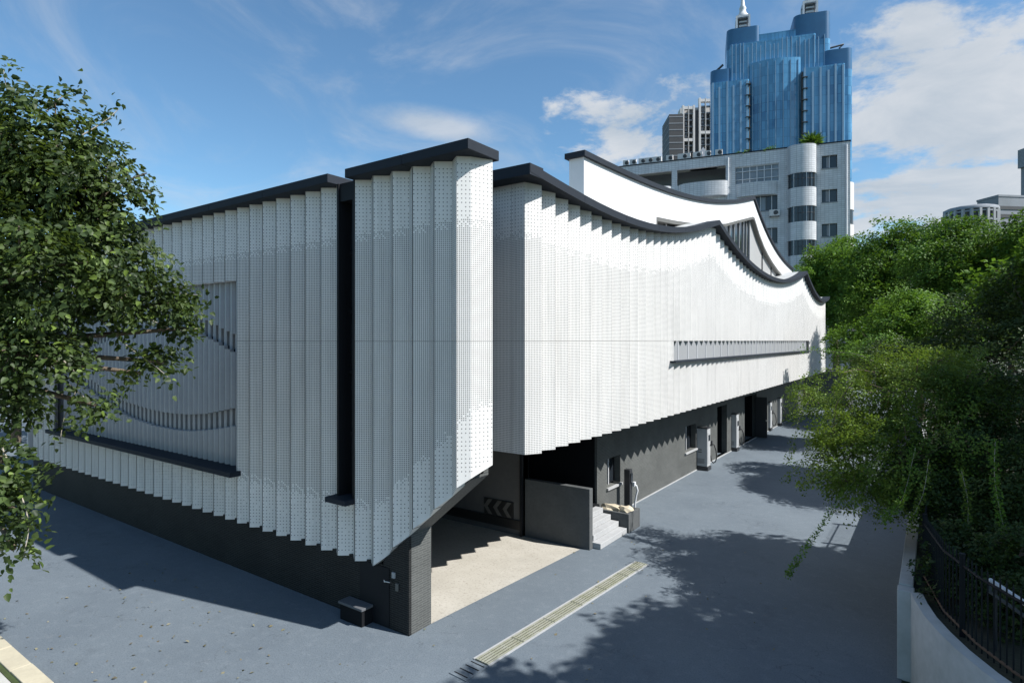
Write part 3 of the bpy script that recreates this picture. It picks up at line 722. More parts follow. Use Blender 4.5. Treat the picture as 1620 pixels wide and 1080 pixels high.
# drain channel with bar gratings, and a slotted cover at its near end
def lin(a, b, t): return a + (b - a) * t
dr0, dr1 = (0.06, 0.20), (0.48, 6.08)      # centre line
dx, dy = dr1[0] - dr0[0], dr1[1] - dr0[1]; dl_ = math.hypot(dx, dy); ex_, ey_ = (dx / dl_, dy / dl_), (dy / dl_, -dx / dl_)
TD = frame((dr0[0], dr0[1], 0), ex_, ey_)
dn = empty('drain_channel', (dr0[0], dr0[1], 0)); tag(dn, 'long rusty mossy drain grating set in the blue asphalt', 'drain')
MB(TD).box(0, dl_, -0.145, 0.145, 0.002, 0.006).build('pit', 'pit_dark', dn)
MB(TD).box(0, dl_, -0.19, -0.15, 0.002, 0.018).box(0, dl_, 0.15, 0.19, 0.002, 0.016).build('frame_edge', 'concrete', dn)
nsec = 6
for i in range(nsec):
    a, b = dl_ * i / nsec + 0.012, dl_ * (i + 1) / nsec - 0.012
    m = MB(TD)
    for q in range(5):
        yy = -0.125 + 0.0625 * q; m.box(a, b, yy - 0.015, yy + 0.015, 0.008, 0.024)
    for q in range(4):
        xx = lin(a, b, (q + 0.02) / 3.04); m.box(xx, xx + 0.012, -0.146, 0.146, 0.007, 0.021)
    m.build('grating', 'galvanised', dn)
TC = frame((0.06, 0.18, 0), (-ex_[0], -ex_[1]), ey_)
cv = empty('slotted_drain_cover', (0.03, -0.05, 0)); tag(cv, 'blue grey painted drain cover with four dark slots', 'drain cover')
MB(TC).box(0.02, 0.56, -0.19, 0.19, 0.002, 0.014).build('plate', 'asphalt', cv)
for i in range(4):
    MB(TC).box(0.06 + 0.135 * i, 0.085 + 0.135 * i, -0.15, 0.15, 0.0145, 0.0165).build('slot', 'black_recess', cv)

# ================================================================== boundary wall, fence and rail on the right
wp = [(6.00, 42.0), (6.00, 30.0), (6.00, 20.0), (6.00, 10.0), (6.00, 6.0), (6.00, 3.98)]
bwl = empty('boundary_wall', (6.0, 4.0, 0)); tag(bwl, 'low white garden wall along the drive curving away at its near end', 'wall')
MB().box(5.90, 6.10, 4.02, 42, -0.02, 1.47).build('wall_run', 'white_wall_paint', bwl, 0.01)
MB().box(5.885, 6.12, 3.76, 4.02, -0.02, 1.44).build('pier', 'white_wall_paint', bwl, 0.012)
cpts = [(6.07, 3.76), (6.14, 3.35), (6.26, 2.85), (6.42, 2.4), (6.62, 1.93), (6.88, 1.45), (7.2, 0.98), (7.7, 0.4), (8.4, -0.2), (9.4, -0.85)]
mb = MB(); n = len(cpts); L = []; Rr = []
for i, p in enumerate(cpts):
    a = Vector(cpts[max(0, i - 1)]); b = Vector(cpts[min(n - 1, i + 1)]); d = (b - a).normalized(); nn = Vector((-d.y, d.x))
    L.append(Vector(p)); Rr.append(Vector(p) + nn * 0.16)
vs = [(p.x, p.y, z) for z in (-0.02, 1.455) for p in L + Rr]
N2 = 2 * n; fs = []
for i in range(n - 1):
    fs += [(i, i + 1, N2 + i + 1, N2 + i), (n + i + 1, n + i, N2 + n + i, N2 + n + i + 1), (N2 + i, N2 + i + 1, N2 + n + i + 1, N2 + n + i)]
mb.add(vs, fs, False); o = mb.build('curved_run', 'white_wall_paint', bwl); fix_normals(o); 
for p in o.data.polygons: p.use_smooth = abs(p.normal.z) < 0.3
# metal picket fence in the bed behind the wall
fe = empty('picket_fence', (6.4, 3.9, 1.36)); tag(fe, 'dark metal picket fence standing in the bed behind the white wall', 'fence')
fpth = [(6.32, 13.0), (6.30, 8.0), (6.25, 4.6), (6.5, 3.2), (6.85, 2.25), (7.2, 1.62), (7.75, 0.9), (8.6, 0.1)]
fv = [Vector((x, y, 0)) for x, y in fpth]
cum = [0.0]
for a, b in zip(fv[:-1], fv[1:]): cum.append(cum[-1] + (b - a).length)
def onpath(s):
    for i in range(len(fv) - 1):
        if s <= cum[i + 1] or i == len(fv) - 2:
            return fv[i] + (fv[i + 1] - fv[i]) * ((s - cum[i]) / (cum[i + 1] - cum[i]))
m0 = None; s = 0.0
while s < cum[-1]:
    p = onpath(s)
    if m0 is None:
        m0 = MB().box(6.4 - 0.009, 6.4 + 0.009, 3.9 - 0.009, 3.9 + 0.009, 1.38, 2.46).add([(6.388, 3.888, 2.46), (6.412, 3.888, 2.46), (6.412, 3.912, 2.46), (6.388, 3.912, 2.46), (6.4, 3.9, 2.54)], [(0, 1, 4), (1, 2, 4), (2, 3, 4), (3, 0, 4)]).build('picket', 'dark_frame', fe); o = m0
    else:
        o = m0.copy(); col.objects.link(o); o.parent = fe
    o.location = (p.x - 6.4, p.y - 3.9, 0); s += 0.115
for s in np.arange(0.06, cum[-1], 2.07):
    p = onpath(float(s)); MB().box(p.x - .035, p.x + .035, p.y - .035, p.y + .035, 1.36, 2.52).build('post', 'dark_frame', fe)
for zz in (1.46, 2.36):
    MB().tube([(p.x, p.y, zz) for p in fv], 0.02, 6).build('rail', 'rust' if zz < 2 else 'dark_frame', fe)
hr = empty('handrail', (7.6, 1.9, 1.36)); tag(hr, 'grey tubular handrail in front of the picket fence at the right', 'handrail')
MB().tube([(7.0, 2.5, 2.26), (7.35, 1.95, 2.2), (7.75, 1.3, 2.12), (8.3, 0.5, 2.02)], 0.035, 10).build('top_rail', 'steel_white', hr)
MB().tube([(6.99, 2.52, 2.26), (7.0, 2.5, 2.1), (7.3, 2.0, 2.05), (8.28, 0.5, 1.87)], 0.025, 8).build('lower_rail', 'concrete_dark', hr)
for x, y in ((7.05, 2.42), (7.75, 1.3)):
    MB().tube([(x, y, 1.36), (x, y, 2.2)], 0.022, 8).build('post', 'charger_dark', hr)

# ================================================================== background buildings
def cam2w(X, Y, z=0.0): return (CAM[0] + X * CT - Y * ST, CAM[1] + X * ST + Y * CT, z)
def dirw(a, b):
    L = math.hypot(a, b); a /= L; b /= L
    return (a * CT - b * ST, a * ST + b * CT)
def at(u, v, Y):
    X = (u - 810) / 945 * Y
    return Vector(cam2w(X, Y, CAM[2] - (v - 538.5) / 945 * Y))
def outward(e): return (-e[1], e[0])

# ---- grey tiled block with rounded bays
G0 = cam2w(535 / 945 * 57, 57); ge = dirw(-.922, .387); TG = frame(G0, ge, outward(ge))
gb = empty('tiled_office_block', G0); tag(gb, 'grey tiled block with rounded window bays behind the white building', 'building')
GW = [(1.08, 2.42, 22.15, 23.37), (1.08, 2.42, 18.87, 20.09), (1.08, 2.42, 15.55, 16.77), (1.08, 2.42, 12.3, 13.5),
      (6.34, 8.44, 18.5, 20.0), (6.34, 8.44, 15.22, 16.75), (6.34, 8.44, 12.0, 13.5)]
BIGW = (6.2, 10.26, 21.38, 23.15)
REC = [(11.2, 16.06, 21.85, 23.5), (16.62, 21.4, 21.85, 23.5)]
g = MB(TG); holed(g, 0, 22.6, 0, 24.5, GW + [BIGW] + REC, lambda a, z, d: (a, -d, z), 0.35)
g.add([(0, 0, 0), (0, -16, 0), (0, -16, 24.5), (0, 0, 24.5)], [(0, 1, 2, 3)]).add([(22.6, 0, 0), (22.6, -16, 0), (22.6, -16, 24.5), (22.6, 0, 24.5)], [(3, 2, 1, 0)])
g.add([(0, 0, 24.1), (22.6, 0, 24.1), (22.6, -16, 24.1), (0, -16, 24.1)], [(0, 1, 2, 3)])
gwall = g.build('wall', 'grey_tile', gb)
MB(TG).box(-0.06, 22.66, -0.25, 0.05, 24.502, 24.62).build('parapet_cap', 'dark_fascia', gb)
MB(TG).box(0.1, 22.5, -3.0, -2.9, 12, 24).build('inner_wall', 'far_grey', gb)
MB(TG).box(11.2, 21.4, -2.9, -0.36, 21.7, 21.84).build('balcony_floor', 'concrete_dark', gb)
for (a, b, z0, z1) in GW:
    w = MB(TG).box(a, b, -0.24, -0.2, z0, z0 + .06).box(a, b, -0.24, -0.2, z1 - .06, z1).box(a, a + .06, -0.24, -0.2, z0, z1).box(b - .06, b, -0.24, -0.2, z0, z1).build('window', 'far_dark', gb)
    MB(TG).box(a, b, -0.26, -0.25, z0, z1).build('pane', 'window_glass', w)
    q = random.uniform(.2, .6); MB(TG).box(a + (b - a) * q, a + (b - a) * (q + .22), -0.245, -0.242, z0 + .1, z1 - .1).build('curtain', random.choice(('curtain_glass', 'far_grey')), w)
    k = 2 if b - a < 1.6 else 4
    for i in range(1, k): MB(TG).box(a + (b - a) * i / k - .03, a + (b - a) * i / k + .03, -0.22, -0.17, z0, z1).build('glazing_bar', 'steel_white' if i % 2 else 'far_dark', w)
    MB(TG).box(a - .05, b + .05, -0.1, 0.06, z0 - .09, z0 - .005).build('sill', 'far_grey', w)
a, b, z0, z1 = BIGW
w = MB(TG).box(a, b, -0.2, -0.12, z0, z0 + .07).box(a, b, -0.2, -0.12, z1 - .07, z1).build('window', 'steel_white', gb)
for i in range(6):
    pa = a + (b - a) * i / 6; pb = a + (b - a) * (i + 1) / 6
    for (q0, q1) in ((z0, z0 + .45), (z0 + .5, z0 + 1.25), (z0 + 1.3, z1)):
        MB(TG).box(pa + .03, pb - .03, -0.24, -0.22, q0 + .02, q1 - .02).build('pane', 'curtain_glass', w)
    MB(TG).box(pa - .04, pa + .04, -0.2, -0.10, z0, z1).build('glazing_bar', 'steel_white', w)
for q in (z0 + .475, z0 + 1.275): MB(TG).box(a, b, -0.19, -0.11, q - .03, q + .03).build('glazing_bar', 'steel_white', w)
MB(TG).box(16.1, 16.6, -0.4, -0.36, 21.85, 23.5).build('pillar', 'grey_tile', gb)
for x0 in (11.9, 13.6, 15.1):
    MB(TG).box(x0, x0 + .7, -2.88, -2.8, 21.9, 22.75).build('back_window', 'steel_white', gb)
for x0 in (10.96, 0.32):
    MB(TG).tube([(x0, 0.12, 8.0), (x0, 0.12, 24.2)] if False else [TG((x0, 0.12, 8.0)) and (x0, 0.12, 8.0), (x0, 0.12, 24.2)], 0.09, 8).build('drainpipe', 'steel_white', gb)
def bay(c, hw, pr, z0, z1, name, mat, par, inset=0.0, n=18, flat=0.0):
    pts = [(c + (hw - inset) * math.cos(math.pi * i / n), max(0.0, (pr - inset)) * math.sin(math.pi * i / n) ** 0.8) for i in range(n + 1)]
    pts = [(p, q - 0.05) for p, q in pts]
    o = MB(TG).prism(pts, lambda p, q, t: (p, q, t), z0, z1, True).build(name, mat, par); return fix_normals(o)
lev = [(21.72, 24.48), (18.5, 20.32), (15.22, 17.0), (11.9, 13.75), (6.0, 10.4)]
for (z0, z1) in lev: bay(4.18, 1.30, 1.15, z0, z1, 'bay_band', 'grey_tile', gb)
for (z0, z1) in ((20.32, 21.72), (17.0, 18.5), (13.75, 15.22), (10.4, 11.9)):
    w = bay(4.18, 1.30, 1.15, z0 + .001, z1 - .001, 'bay_window', 'window_glass', gb, 0.10)
    for i in range(0, 11):
        an = math.pi * (i + 0.0) / 10; p = 4.18 + 1.23 * math.cos(an); q = 1.08 * math.sin(an) ** 0.8 - 0.05
        MB(TG).box(p - .025, p + .025, q - .03, q + .03, z0, z1).build('glazing_bar', 'steel_white' if i % 3 == 0 else 'far_dark', w)
    MB(TG).tube([(4.18 + 1.22 * math.cos(math.pi * i / 10), 1.07 * math.sin(math.pi * i / 10) ** 0.8 - .05, z0 + .85) for i in range(11)], 0.025, 4).build('glazing_bar', 'far_dark', w)
bay(13.4, 2.45, 0.95, 20.35, 21.84, 'balcony_parapet', 'grey_tile', gb); bay(13.4, 2.45, 0.95, 17.0, 18.5, 'balcony_parapet', 'grey_tile', gb)
bay(8.25, 1.9, 0.55, 20.05, 21.36, 'balcony_parapet', 'grey_tile', gb)
bay(18.9, 2.2, 0.8, 20.35, 21.84, 'balcony_parapet', 'grey_tile', gb)
TS = frame(TG((0, -5.2, 0)), tuple(-x for x in outward(ge)), tuple(-x for x in ge))
for (z0, z1, mt) in ((18.8, 21.6, 'far_white'), (17.3, 18.8, 'window_glass'), (14.6, 17.3, 'far_white'), (13.1, 14.6, 'window_glass'), (9, 13.1, 'far_white')):
    pts = [(1.3 * math.cos(math.pi * i / 12), 0.95 * math.sin(math.pi * i / 12)) for i in range(13)]
    if mt == 'window_glass': pts = [(p * .93, q * .93) for p, q in pts]
    fix_normals(MB(TS).prism(pts, lambda p, q, t: (p, q, t), z0, z1, True).build('side_balcony', mt, gb))
def ac_unit(p, T, label, group='air conditioners on the tiled block', w=0.95):
    e = empty('air_conditioner', T(p)); tag(e, label, 'air conditioner', group)
    MB(T).box(p[0] - w / 2, p[0] + w / 2, p[1] - .2, p[1] + .2, p[2], p[2] + .6).build('case', 'far_white', e)
    TT = lambda q: T((p[0] - .12 + q[0], p[1] + .205 + q[2], p[2] + .3 + q[1]))
    MB(TT).lathe((0, 0, 0), [(0.22, -.004), (0.22, 0.02), (0.16, 0.025)], 14).build('fan_grille', 'far_dark', e)
    MB(T).box(p[0] - w / 2 + .05, p[0] - w / 2 + .12, p[1] - .18, p[1] + .18, p[2] - .1, p[2] - .001).box(p[0] + w / 2 - .12, p[0] + w / 2 - .05, p[1] - .18, p[1] + .18, p[2] - .1, p[2] - .001).build('bracket', 'far_dark', e)
    return e
ac_unit((6.62, 0.3, 17.85), TG, 'air conditioner hung on the tiled wall under the second window')
ac_unit((7.6, 0.3, 14.6), TG, 'air conditioner low on the tiled wall behind the ribbon wall')
ORD = ['rightmost', 'second from the right', 'third from the right', 'fourth from the right', 'fifth from the right', 'sixth from the right', 'fourth from the left', 'third from the left', 'second from the left', 'leftmost']
ACL = ['pale air conditioner on the tiled block roof edge, ' + q + ' of the row' for q in ORD]
for i, (mm, s) in enumerate([(11.9, .7), (13.0, .6), (14.0, .9), (15.4, 1.3), (16.9, .7), (18.2, .9), (19.0, .9), (19.8, .8), (20.8, .7), (21.6, .6)]):
    ac_unit((mm, -0.6, 24.72), TG, ACL[i], 'roof edge air conditioners', w=s)
# pyramid skylight on the roof
pk = MB(TG).add([(12.2, -3.4, 24.1), (15.0, -3.4, 24.1), (15.0, -1.0, 24.1), (12.2, -1.0, 24.1), (13.6, -2.2, 26.3)], [(0, 1, 4), (1, 2, 4), (2, 3, 4), (3, 0, 4), (3, 2, 1, 0)])
pk = pk.thing('roof_pyramid', 'far_grey', 'small grey pyramid roof light on top of the tiled block', 'roof light')

# ---- blue glass tower
B0 = cam2w(535 / 945 * 230, 230); be_ = dirw(-2960, 945); TB = frame(B0, be_, outward(be_))
bt = empty('glass_tower', B0); tag(bt, 'tall stepped blue glass tower with two turrets on top', 'tower')
def rrect(a0, a1, b0, b1, r, n=6):
    pts = []
    for (cx_, cy_, s) in ((a1 - r, b1 - r, 0), (a0 + r, b1 - r, 90), (a0 + r, b0 + r, 180), (a1 - r, b0 + r, 270)):
        for i in range(n + 1):
            w = R(s + 90 * i / n); pts.append((cx_ + r * math.cos(w), cy_ + r * math.sin(w)))
    return pts
def blk(a0, a1, b0, b1, z0, z1, mat, r=2.2, name='block'):
    return fix_normals(MB(TB).prism(rrect(a0, a1, b0, b1, r), lambda p, q, t: (p, q, t), z0, z1, True).build(name, mat, bt))
def mull(par, a0, a1, b, z0, z1, step, wd=0.32):
    n = max(2, int((a1 - a0) / step))
    for i in range(n + 1):
        x = a0 + (a1 - a0) * i / n + random.uniform(-.25, .25)
        MB(TB).box(x - wd / 2, x + wd / 2, b, b + .35, z0, z1 - random.choice((0, 0, .6, 2.0))).build('mullion', 'blue_mullion', par)
b1 = blk(6.0, 19.3, -24, -3.0, 30, 124.5, 'blue_glass'); blk(6.0, 19.3, -24, -3.0, 124.502, 135.3, 'blue_panel')
b2 = blk(31.6, 44.6, -24, -3.0, 30, 125.5, 'blue_glass'); blk(31.6, 44.6, -24, -3.0, 125.502, 133.6, 'blue_panel')
b3 = blk(17, 34, -22, -3.6, 30, 130.0, 'blue_glass', 1.0)
b4 = blk(-1.5, 9.0, -22, -2.0, 30, 111.0, 'blue_glass'); blk(-1.5, 9.0, -22, -2.0, 111.002, 119.2, 'blue_panel')
b5 = blk(42.5, 51, -22, -2.0, 30, 112, 'blue_glass'); blk(42.5, 51, -22, -2.0, 112.002, 117.2, 'blue_panel')
mb_ = blk(11.5, 43.5, -10, -2.4, 30, 126.8, 'blue_glass', 0.8)
lr = blk(1.8, 16.6, -12, 0.6, 30, 112.3, 'blue_glass', 0.8); ll = blk(36.3, 50.6, -12, 0.6, 30, 110.8, 'blue_glass', 0.8)
# bowed centre bay
cb_ = fix_normals(MB(TB).prism([(16.6 + 19.7 * i / 14, -2.3 + 2.2 * math.sin(math.pi * i / 14)) for i in range(15)] + [(36.3, -6), (16.6, -6)], lambda p, q, t: (p, q, t), 30, 118, True).build('centre_bay', 'blue_glass', bt))
mull(lr, 2.4, 16.0, 0.6, 60, 112.3, 2.6, .7); mull(ll, 36.9, 50.0, 0.6, 60, 110.8, 2.6, .7)
mull(mb_, 12.3, 42.8, -2.4, 100, 126.8, 1.55, .3); mull(b1, 8.5, 17.5, -3.0, 100, 126, 1.9, .3); mull(b2, 34, 42.5, -3.0, 100, 127, 2.6, .3)
for i in range(1, 14, 2):
    x = 16.6 + 19.7 * i / 14; q = -2.3 + 2.2 * math.sin(math.pi * i / 14)
    MB(TB).box(x - .12, x + .12, q, q + .3, 60, 117).build('mullion', 'blue_mullion', cb_)
for a in (16.0, 36.6):
    for z in np.arange(82, 110, 4.4): MB(TB).box(a - 1.0, a + 1.0, 0.2, 1.4, float(z), float(z) + .3).build('balcony_slab', 'far_dark', bt)
blk(15.2, 17.0, -8, 0.3, 60, 111, 'far_dark', .2, 'shadow_gap'); blk(36.0, 37.2, -8, 0.3, 60, 110, 'far_dark', .2, 'shadow_gap')
def turret(a, zb, label_mat='steel_white'):
    e = MB(TB).box(a - 3.0, a + 3.0, -14.5, -8.5, zb, zb + 1.0).box(a - 2.2, a + 2.2, -13.7, -9.3, zb + 1.0, zb + 2.2).box(a - 2.8, a + 2.8, -14.3, -8.7, zb + 7.2, zb + 8.0).build('turret', label_mat, bt)
    for q in (-2.5, 2.5):
        for w in (-14.0, -9.0): MB(TB).box(a + q - .35, a + q + .35, w - .35, w + .35, zb + 1.0, zb + 7.2).build('column', label_mat, e)
    for z in (2.8, 4.6, 6.2): MB(TB).box(a - 1.9, a + 1.9, -13.4, -9.6, zb + z, zb + z + .7).build('louvre_ring', 'far_dark', e)
    MB(TB).box(a - 1.5, a + 1.5, -13, -10, zb + 2.2, zb + 7.2).build('core', 'steel_white', e)
    fix_normals(MB(TB).lathe((a, -11.5, zb + 8.0), [(2.4, 0), (2.5, .8), (1.6, 1.8), (1.2, 3.4), (1.5, 4.0), (0.9, 5.2), (0.6, 8), (0.15, 14)], 14).build('dome', label_mat, e))
turret(38.0, 133.6); turret(12.5, 135.3)
MB(TB).tube([(2, -6, 119.2), (2.5, -6, 121.2), (1, -6, 122.4), (6, -6, 121.6)], .35, 6).build('antenna_dish', 'far_dark', bt)
MB(TB).tube([(48.5, -6, 117.2), (48.5, -6, 118.5), (46, -6, 120.6)], .5, 6).build('antenna_dish', 'far_dark', bt)

# ---- distant residential tower
D0 = cam2w((1079 - 810) / 945 * 300, 300); de = dirw(1, -.05); TDr = frame(D0, de, tuple(-x for x in outward(de)))
rt = empty('residential_tower', D0); tag(rt, 'distant white framed residential tower left of the blue glass tower', 'tower')
MB(TDr).box(0, 15.5, -20, -1.2, 40, 120).build('body', 'far_dark', rt)
MB(TDr).box(-7.0, -0.1, -14, 3.0, 40, 118).build('side_wing', 'far_dark', rt)
for z in np.arange(62, 118, 3.2): MB(TDr).box(-7.1, -0.05, -14, 3.1, float(z), float(z) + .5).build('floor_slab', 'far_grey', rt)
for (a, b, zt_) in ((0, 6.2, 123.2), (8.2, 14.8, 126.8)):
    for q in (a, (a + b) / 2 - .1, b - .9): MB(TDr).box(q, q + (.9 if q != (a + b) / 2 - .1 else .25), -1.1, 1.0, 40, zt_).build('pier', 'far_white', rt)
    z = zt_ - .6; n = 0
    while z > 60:
        thick = 1.4 if n % 5 == 0 else 0.55
        MB(TDr).box(a + .9, b - .9, -1.0, 0.9 if n % 5 == 0 else 0.3, z - thick, z).build('floor_slab', 'far_white' if n % 5 == 0 else 'far_grey', rt)
        if n % 5: MB(TDr).box(a + 1.5, a + 2.6, -1.0, -.4, z - 2.4, z - .9).build('window', 'far_grey', rt)
        z -= 3.2; n += 1
MB(TDr).box(6.3, 8.1, -1.0, -.2, 40, 121).build('shaft', 'far_dark', rt)
MB(TDr).box(-0.3, 15, -8, -2, 120.1, 123.0).build('roof_house', 'far_white', rt)
# ---- buildings beyond the trees on the right
P0 = cam2w((1536 - 810) / 945 * 240, 240)
dm = empty('round_pavilion_block', P0); tag(dm, 'grey round building with pale columns rising above the trees at right', 'building')
TP = frame(P0, dirw(1, 0), dirw(0, -1))
fix_normals(MB(TP).lathe((0, 0, 30), [(8.2, 0), (8.2, 27.0)], 12).build('drum', 'far_dark', dm))
fix_normals(MB(TP).lathe((0, 0, 57.0), [(9.2, 0), (9.2, 1.1), (8.0, 1.6), (4, 2.0)], 12).build('roof_ring', 'far_grey', dm))
for i in range(20):
    an = 2 * math.pi * i / 20; MB(TP).box(8.6 * math.cos(an) - .45, 8.6 * math.cos(an) + .45, 8.6 * math.sin(an) - .45, 8.6 * math.sin(an) + .45, 40, 57.0).build('column', 'plaster_pale', dm)
for z in (45.6, 49.0, 52.4, 55.9): fix_normals(MB(TP).lathe((0, 0, z), [(8.8, 0), (8.8, .6)], 28).build('floor_slab', 'far_grey', dm))
P1 = cam2w((1600 - 810) / 945 * 250, 250); TQ = frame(P1, dirw(1, .12), dirw(.12, -1))
gs = empty('slab_block', P1); tag(gs, 'plain grey slab block above the trees at the right edge', 'building')
MB(TQ).box(-6, 14, -10, 0, 25, 65.5).build('body', 'far_grey', gs)
for z in (50, 53.4, 56.8, 60.2): MB(TQ).box(-5.8, 13.8, 0.0, .25, float(z), float(z) + 1.4).build('window_band', 'far_dark', gs)
MB(TQ).box(-6.2, 14.2, -10.2, .2, 65.5, 66.3).build('parapet', 'far_grey', gs)
P2 = cam2w((1621 - 810) / 945 * 290, 290); TU = frame(P2, dirw(1, 0), dirw(0, -1))
es = empty('slender_tower', P2); tag(es, 'slender grey tower cut by the right edge of the picture', 'tower')
MB(TU).box(1.6, 14, -4, 0, 30, 90).build('shaft', 'far_grey', es); MB(TU).box(0.2, 15, -4.2, .3, 90, 99).build('top', 'far_grey', es)
# ---- dark shed beyond the end of the flank
sh = empty('dark_shed', tuple(at(1335, 560, 66).xy) + (0,)); tag(sh, 'dark metal shed in the trees past the end of the white flank', 'shed')
s0 = at(1296, 560, 66); TSh = frame((s0.x, s0.y, 0), dirw(1, 0), dirw(0, -1))
MB(TSh).box(0, 12, -8, 0, 0, 8.0).build('wall', 'far_dark', sh)
for i in range(9): MB(TSh).box(0.6 + i * 1.3, 0.8 + i * 1.3, 0, .12, 0, 7.6).build('rib', 'far_grey', sh)
MB(TSh).box(-.3, 12.3, -8.3, .4, 8.0, 8.4).build('roof', 'far_dark', sh)

# ================================================================== trees and shrubs
def leafmesh(name, pos, nrm, tan, size, mat, parent, wide=0.3, fold=0.08, six=False):
    n = len(pos); off = np.array(OFF[parent.name])
    nrm = nrm / np.linalg.norm(nrm, axis=1, keepdims=True)
    tan = tan - nrm * (tan * nrm).sum(1, keepdims=True); tan /= np.linalg.norm(tan, axis=1, keepdims=True) + 1e-9
    sd_ = np.cross(nrm, tan); s = size[:, None]; p = pos - off
    if six:
        V = np.stack([p, p + tan * s * .22 + sd_ * s * wide + nrm * s * fold, p + tan * s * .62 + sd_ * s * wide * .8 + nrm * s * fold, p + tan * s - nrm * s * .10,
                      p + tan * s * .62 - sd_ * s * wide * .8 + nrm * s * fold, p + tan * s * .22 - sd_ * s * wide + nrm * s * fold], 1)
        k = 6; F = np.array([[0, 1, 2], [0, 2, 3], [0, 3, 4], [0, 4, 5]])
    else:
        V = np.stack([p, p + tan * s * .48 + sd_ * s * wide + nrm * s * fold, p + tan * s, p + tan * s * .48 - sd_ * s * wide + nrm * s * fold], 1)
        k = 4; F = np.array([[0, 1, 2], [0, 2, 3]])
    faces = (F[None] + (np.arange(n) * k)[:, None, None]).reshape(-1, 3)
    me = bpy.data.meshes.new(name)
    me.vertices.add(n * k); me.vertices.foreach_set('co', V.reshape(-1).astype(np.float32))
    me.loops.add(faces.size); me.loops.foreach_set('vertex_index', faces.reshape(-1).astype(np.int32))
    me.polygons.add(len(faces)); me.polygons.foreach_set('loop_start', np.arange(0, faces.size, 3, dtype=np.int32)); me.polygons.foreach_set('loop_total', np.full(len(faces), 3, np.int32))
    me.materials.append(M[mat]); me.update(calc_edges=True); me.validate()
    o = bpy.data.objects.new(name, me); col.objects.link(o); o.parent = parent; OFF[o.name] = OFF[parent.name]; return o
def clusters(lobes, per, shell=0.55, jit_=0.10):
    """cluster centres inside ellipsoids; lobes = (centre, (ra, rb, rc)); radii along camera right, depth, up so that crowns stay irregular"""
    P = []; O = []
    ex, ey = np.array([CT, ST, 0]), np.array([-ST, CT, 0])
    vol = [l[1][0] * l[1][2] for l in lobes]; tv = sum(vol)
    for (c, r), vv in zip(lobes, vol):
        k = max(3, int(per * vv / tv)); d = rng.normal(size=(k, 3)); d /= np.linalg.norm(d, axis=1, keepdims=True)
        rad = rng.uniform(shell ** 3, 1, (k, 1)) ** (1 / 3) * (1 + rng.normal(0, jit_, (k, 1)))
        q = d * rad
        P.append(np.array(c)[None] + q[:, :1] * r[0] * ex + q[:, 1:2] * r[1] * ey + q[:, 2:] * r[2] * np.array([0, 0, 1])); O.append(d)
    return np.concatenate(P), np.concatenate(O)
def foliage(name, lobes, K, per, cr, size, mat, parent, up=0.8, out=0.6, droop=0.4, wide=0.3, six=False, shell=0.5, flat=0.6, jit_=0.10):
    """leafy sprays: every cluster is a small fan of twigs with leaves on both sides, so neighbouring leaves share a plane"""
    c, o = clusters(lobes, K, shell, jit_); nc = len(c)
    csz = rng.uniform(.55, 1.4, nc); L = 2.1 * cr * csz
    Z = np.array([0, 0, 1.0])
    nn = Z * up + o * out * .7 + rng.normal(size=(nc, 3)) * .42; nn /= np.linalg.norm(nn, axis=1, keepdims=True)
    d = o + rng.normal(size=(nc, 3)) * .6 + Z * .15; d -= nn * (d * nn).sum(1, keepdims=True); d /= np.linalg.norm(d, axis=1, keepdims=True) + 1e-9
    s = np.cross(nn, d)
    idx = np.repeat(np.arange(nc), np.maximum(4, per * csz ** 2).astype(int)); n = len(idx)
    phi = rng.choice([-1.25, -.7, -.25, .25, .7, 1.25], n) + rng.normal(0, .13, n); t = rng.uniform(.0, 1.0, n) ** .75
    rd = d[idx] * np.cos(phi)[:, None] + s[idx] * np.sin(phi)[:, None]
    Li = L[idx][:, None]
    pos = c[idx] - d[idx] * Li * .35 + rd * t[:, None] * Li - Z * (droop * .55 * t ** 2)[:, None] * Li + nn[idx] * rng.normal(0, .13, (n, 1)) * Li
    side = np.cross(nn[idx], rd) * np.where(rng.random(n) < .5, -1, 1)[:, None]
    tn = rd * .7 + side * .8 - Z * droop * .6 + rng.normal(size=(n, 3)) * .25
    nr = nn[idx] + rng.normal(size=(n, 3)) * .38
    return leafmesh(name, pos, nr, tn, rng.uniform(.55, 1.25, n) * size, mat, parent, wide, 0.08, six), c
def limbs(mb, base, top, r0, lobes, ends, rt_=0.02, k=60, ne=3):
    base, top = Vector(base), Vector(top)
    mid = (base + top) / 2 + Vector((random.uniform(-.15, .15), random.uniform(-.15, .15), 0))
    mb.tube([base, mid, top], [r0, r0 * .8, r0 * .62], 10)
    for (c, r) in lobes:
        c = Vector(c); m_ = top.lerp(c, .5) + Vector((random.uniform(-.2, .2), random.uniform(-.2, .2), random.uniform(-.05, .35))) * max(r)
        mb.tube([top - (top - base) * random.uniform(0, .25), m_, c], [r0 * .42, r0 * .28, r0 * .16], 7)
    for i in rng.choice(len(ends), min(k, len(ends)), replace=False):
        e = Vector(ends[i]); c = min((Vector(l[0]) for l in lobes), key=lambda q: (q - e).length)
        m_ = c.lerp(e, .5) + Vector((random.uniform(-.1, .1), random.uniform(-.1, .1), random.uniform(-.12, .1))) * (c - e).length
        mb.tube([c, m_, e], [r0 * .12 + .004, r0 * .07 + .003, rt_ * .4], 5)
def lob(u, v, Y, ru, rv, rd=None):
    s = Y / 945.0 * (0.9 if Y > 25 else 1.0)
    return (tuple(at(u, v, Y)), (ru * s, (rd if rd else (ru + rv) / 2 * s), rv * s))
